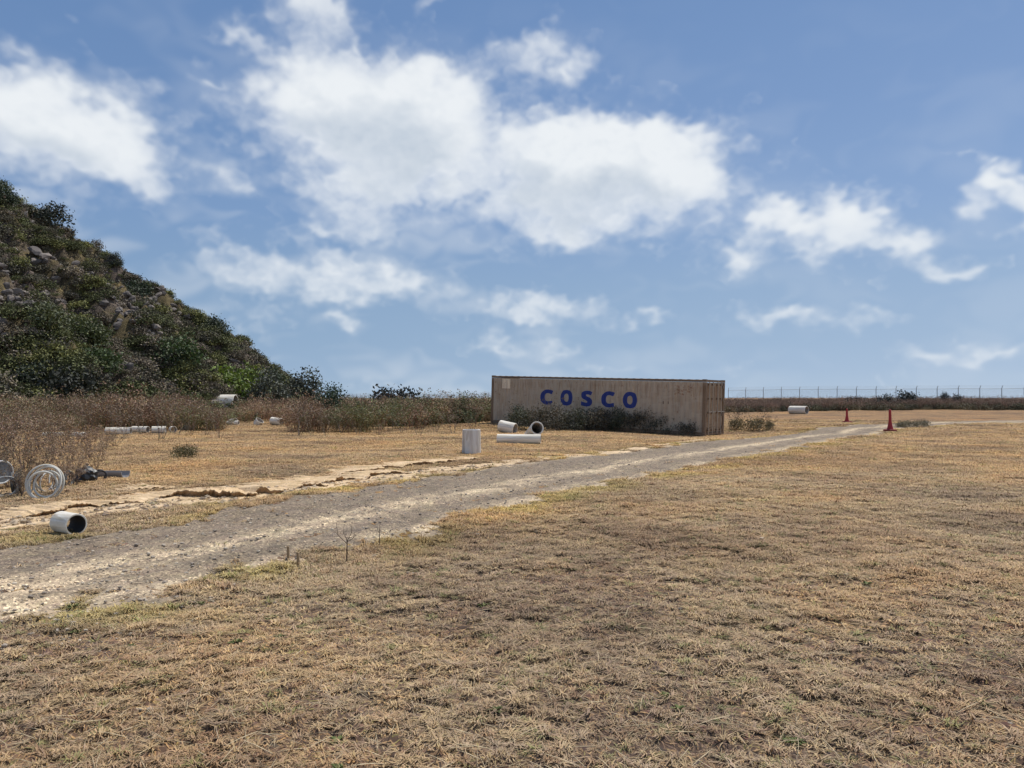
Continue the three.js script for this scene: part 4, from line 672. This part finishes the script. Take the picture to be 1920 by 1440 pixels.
sapling('small leafless forked sapling at the near edge of the track', 650, 1057, 74, [[0.5, -0.24, 0.55, 0.03], [0.56, 0.11, 0.44, -0.05], [0.6, -0.1, 0.3, -0.1], [0.55, 0.2, 0.26, 0.06]], 0.0072);
sapling('thin bare stalk right of the forked sapling', 711, 1029, 58, [[0.6, 0.03, 0.4, 0.02], [0.5, -0.05, 0.25, 0.04]], 0.005);
for (const [u, v, h, w, lab] of [[540, 1048, 22, 0.016, 'short wooden stake at the track edge, farther of two'], [559, 1062, 24, 0.017, 'short wooden stake at the track edge, nearer of two']]) { const p = place(u, v), g = new THREE.CylinderGeometry(w * 0.8, w, h * pxm(p) + 0.04, 7, 4), q = g.attributes.position; for (let i = 0; i < q.count; i++) q.setXYZ(i, q.getX(i) + 0.004 * n2(q.getY(i) * 20, u), q.getY(i) + 0.008 * n2(q.getX(i) * 90, q.getZ(i) * 90), q.getZ(i)); g.computeVertexNormals(); const o = tag(mesh('wooden_stake', g, mat(0.3, 0.21, 0.12)), lab, 'stake', 'wooden stakes at the track edge'); o.position.set(p[0], p[1] + h * pxm(p) / 2 - 0.01, p[2]); o.rotation.z = 0.06; }

// ---------------------------------------------------------------- boundary fence
function fence(label, a, b, gap) {
  const dx = b[0] - a[0], dz = b[1] - a[1], l = Math.hypot(dx, dz), n = Math.round(l / gap), t = thing('chain_link_fence', label, 'fence', [a[0], 0, a[1]], 0, 'boundary fences'), grey = mat(0.3, 0.31, 0.33, { roughness: 0.6 }), y = (k) => T(a[0] + dx * k, a[1] + dz * k), FH = 2.45;
  const post = new THREE.CylinderGeometry(0.045, 0.045, FH, 6), arm = new THREE.BoxGeometry(0.05, 0.5, 0.05);
  for (let i = 0; i <= n; i++) { const k = i / n, o = mesh('post', post, grey, t); o.position.set(dx * k, y(k) + FH / 2, dz * k); const q = mesh('barb_arm', arm, grey, o); q.position.set(0, FH / 2 + 0.2, 0.12); q.rotation.x = 0.6; }
  const rail = (h, oz, r) => { const s = new Soup(); for (let i = 0; i < n; i++) s.stick([dx * i / n, y(i / n) + h, dz * i / n + oz], [dx * (i + 1) / n, y((i + 1) / n) + h, dz * (i + 1) / n + oz], r, r, [1, 1, 1], 4); return s.build(); };
  const wire = mat(0.3, 0.31, 0.33, { vertexColors: true, roughness: 0.6 });
  mesh('top_rail', rail(FH - 0.03, 0, 0.022), wire, t);
  for (const [h, oz] of [[FH + 0.12, 0.06], [FH + 0.26, 0.15], [FH + 0.4, 0.25]]) mesh('barbed_wire', rail(h, oz, 0.006), wire, t);
  const s = new Soup(), m = Math.round(l / 0.19);
  for (let i = 0; i < m; i++) for (const up of [0, 1]) { const k0 = i / m, k1 = Math.min(1, (i + 10) / m), h0 = up ? 0.03 : FH - 0.06, h1 = up ? FH - 0.06 : 0.03; s.stick([dx * k0, y(k0) + h0, dz * k0], [dx * k1, y(k1) + h1, dz * k1], 0.0065, 0.0065, [1, 1, 1], 3); }
  tag(mesh('chain_link', s.build(), wire, t), null, null, null, 'stuff');
}
fence('chain-link boundary fence with barbed wire right of the container', [33.7, -120], [84, -98.6], 2.6);
fence('distant chain-link boundary fence left of the container', [-56, -252], [32.5, -121.5], 3.2);
console.log('all done');
renderer.render(scene, camera);
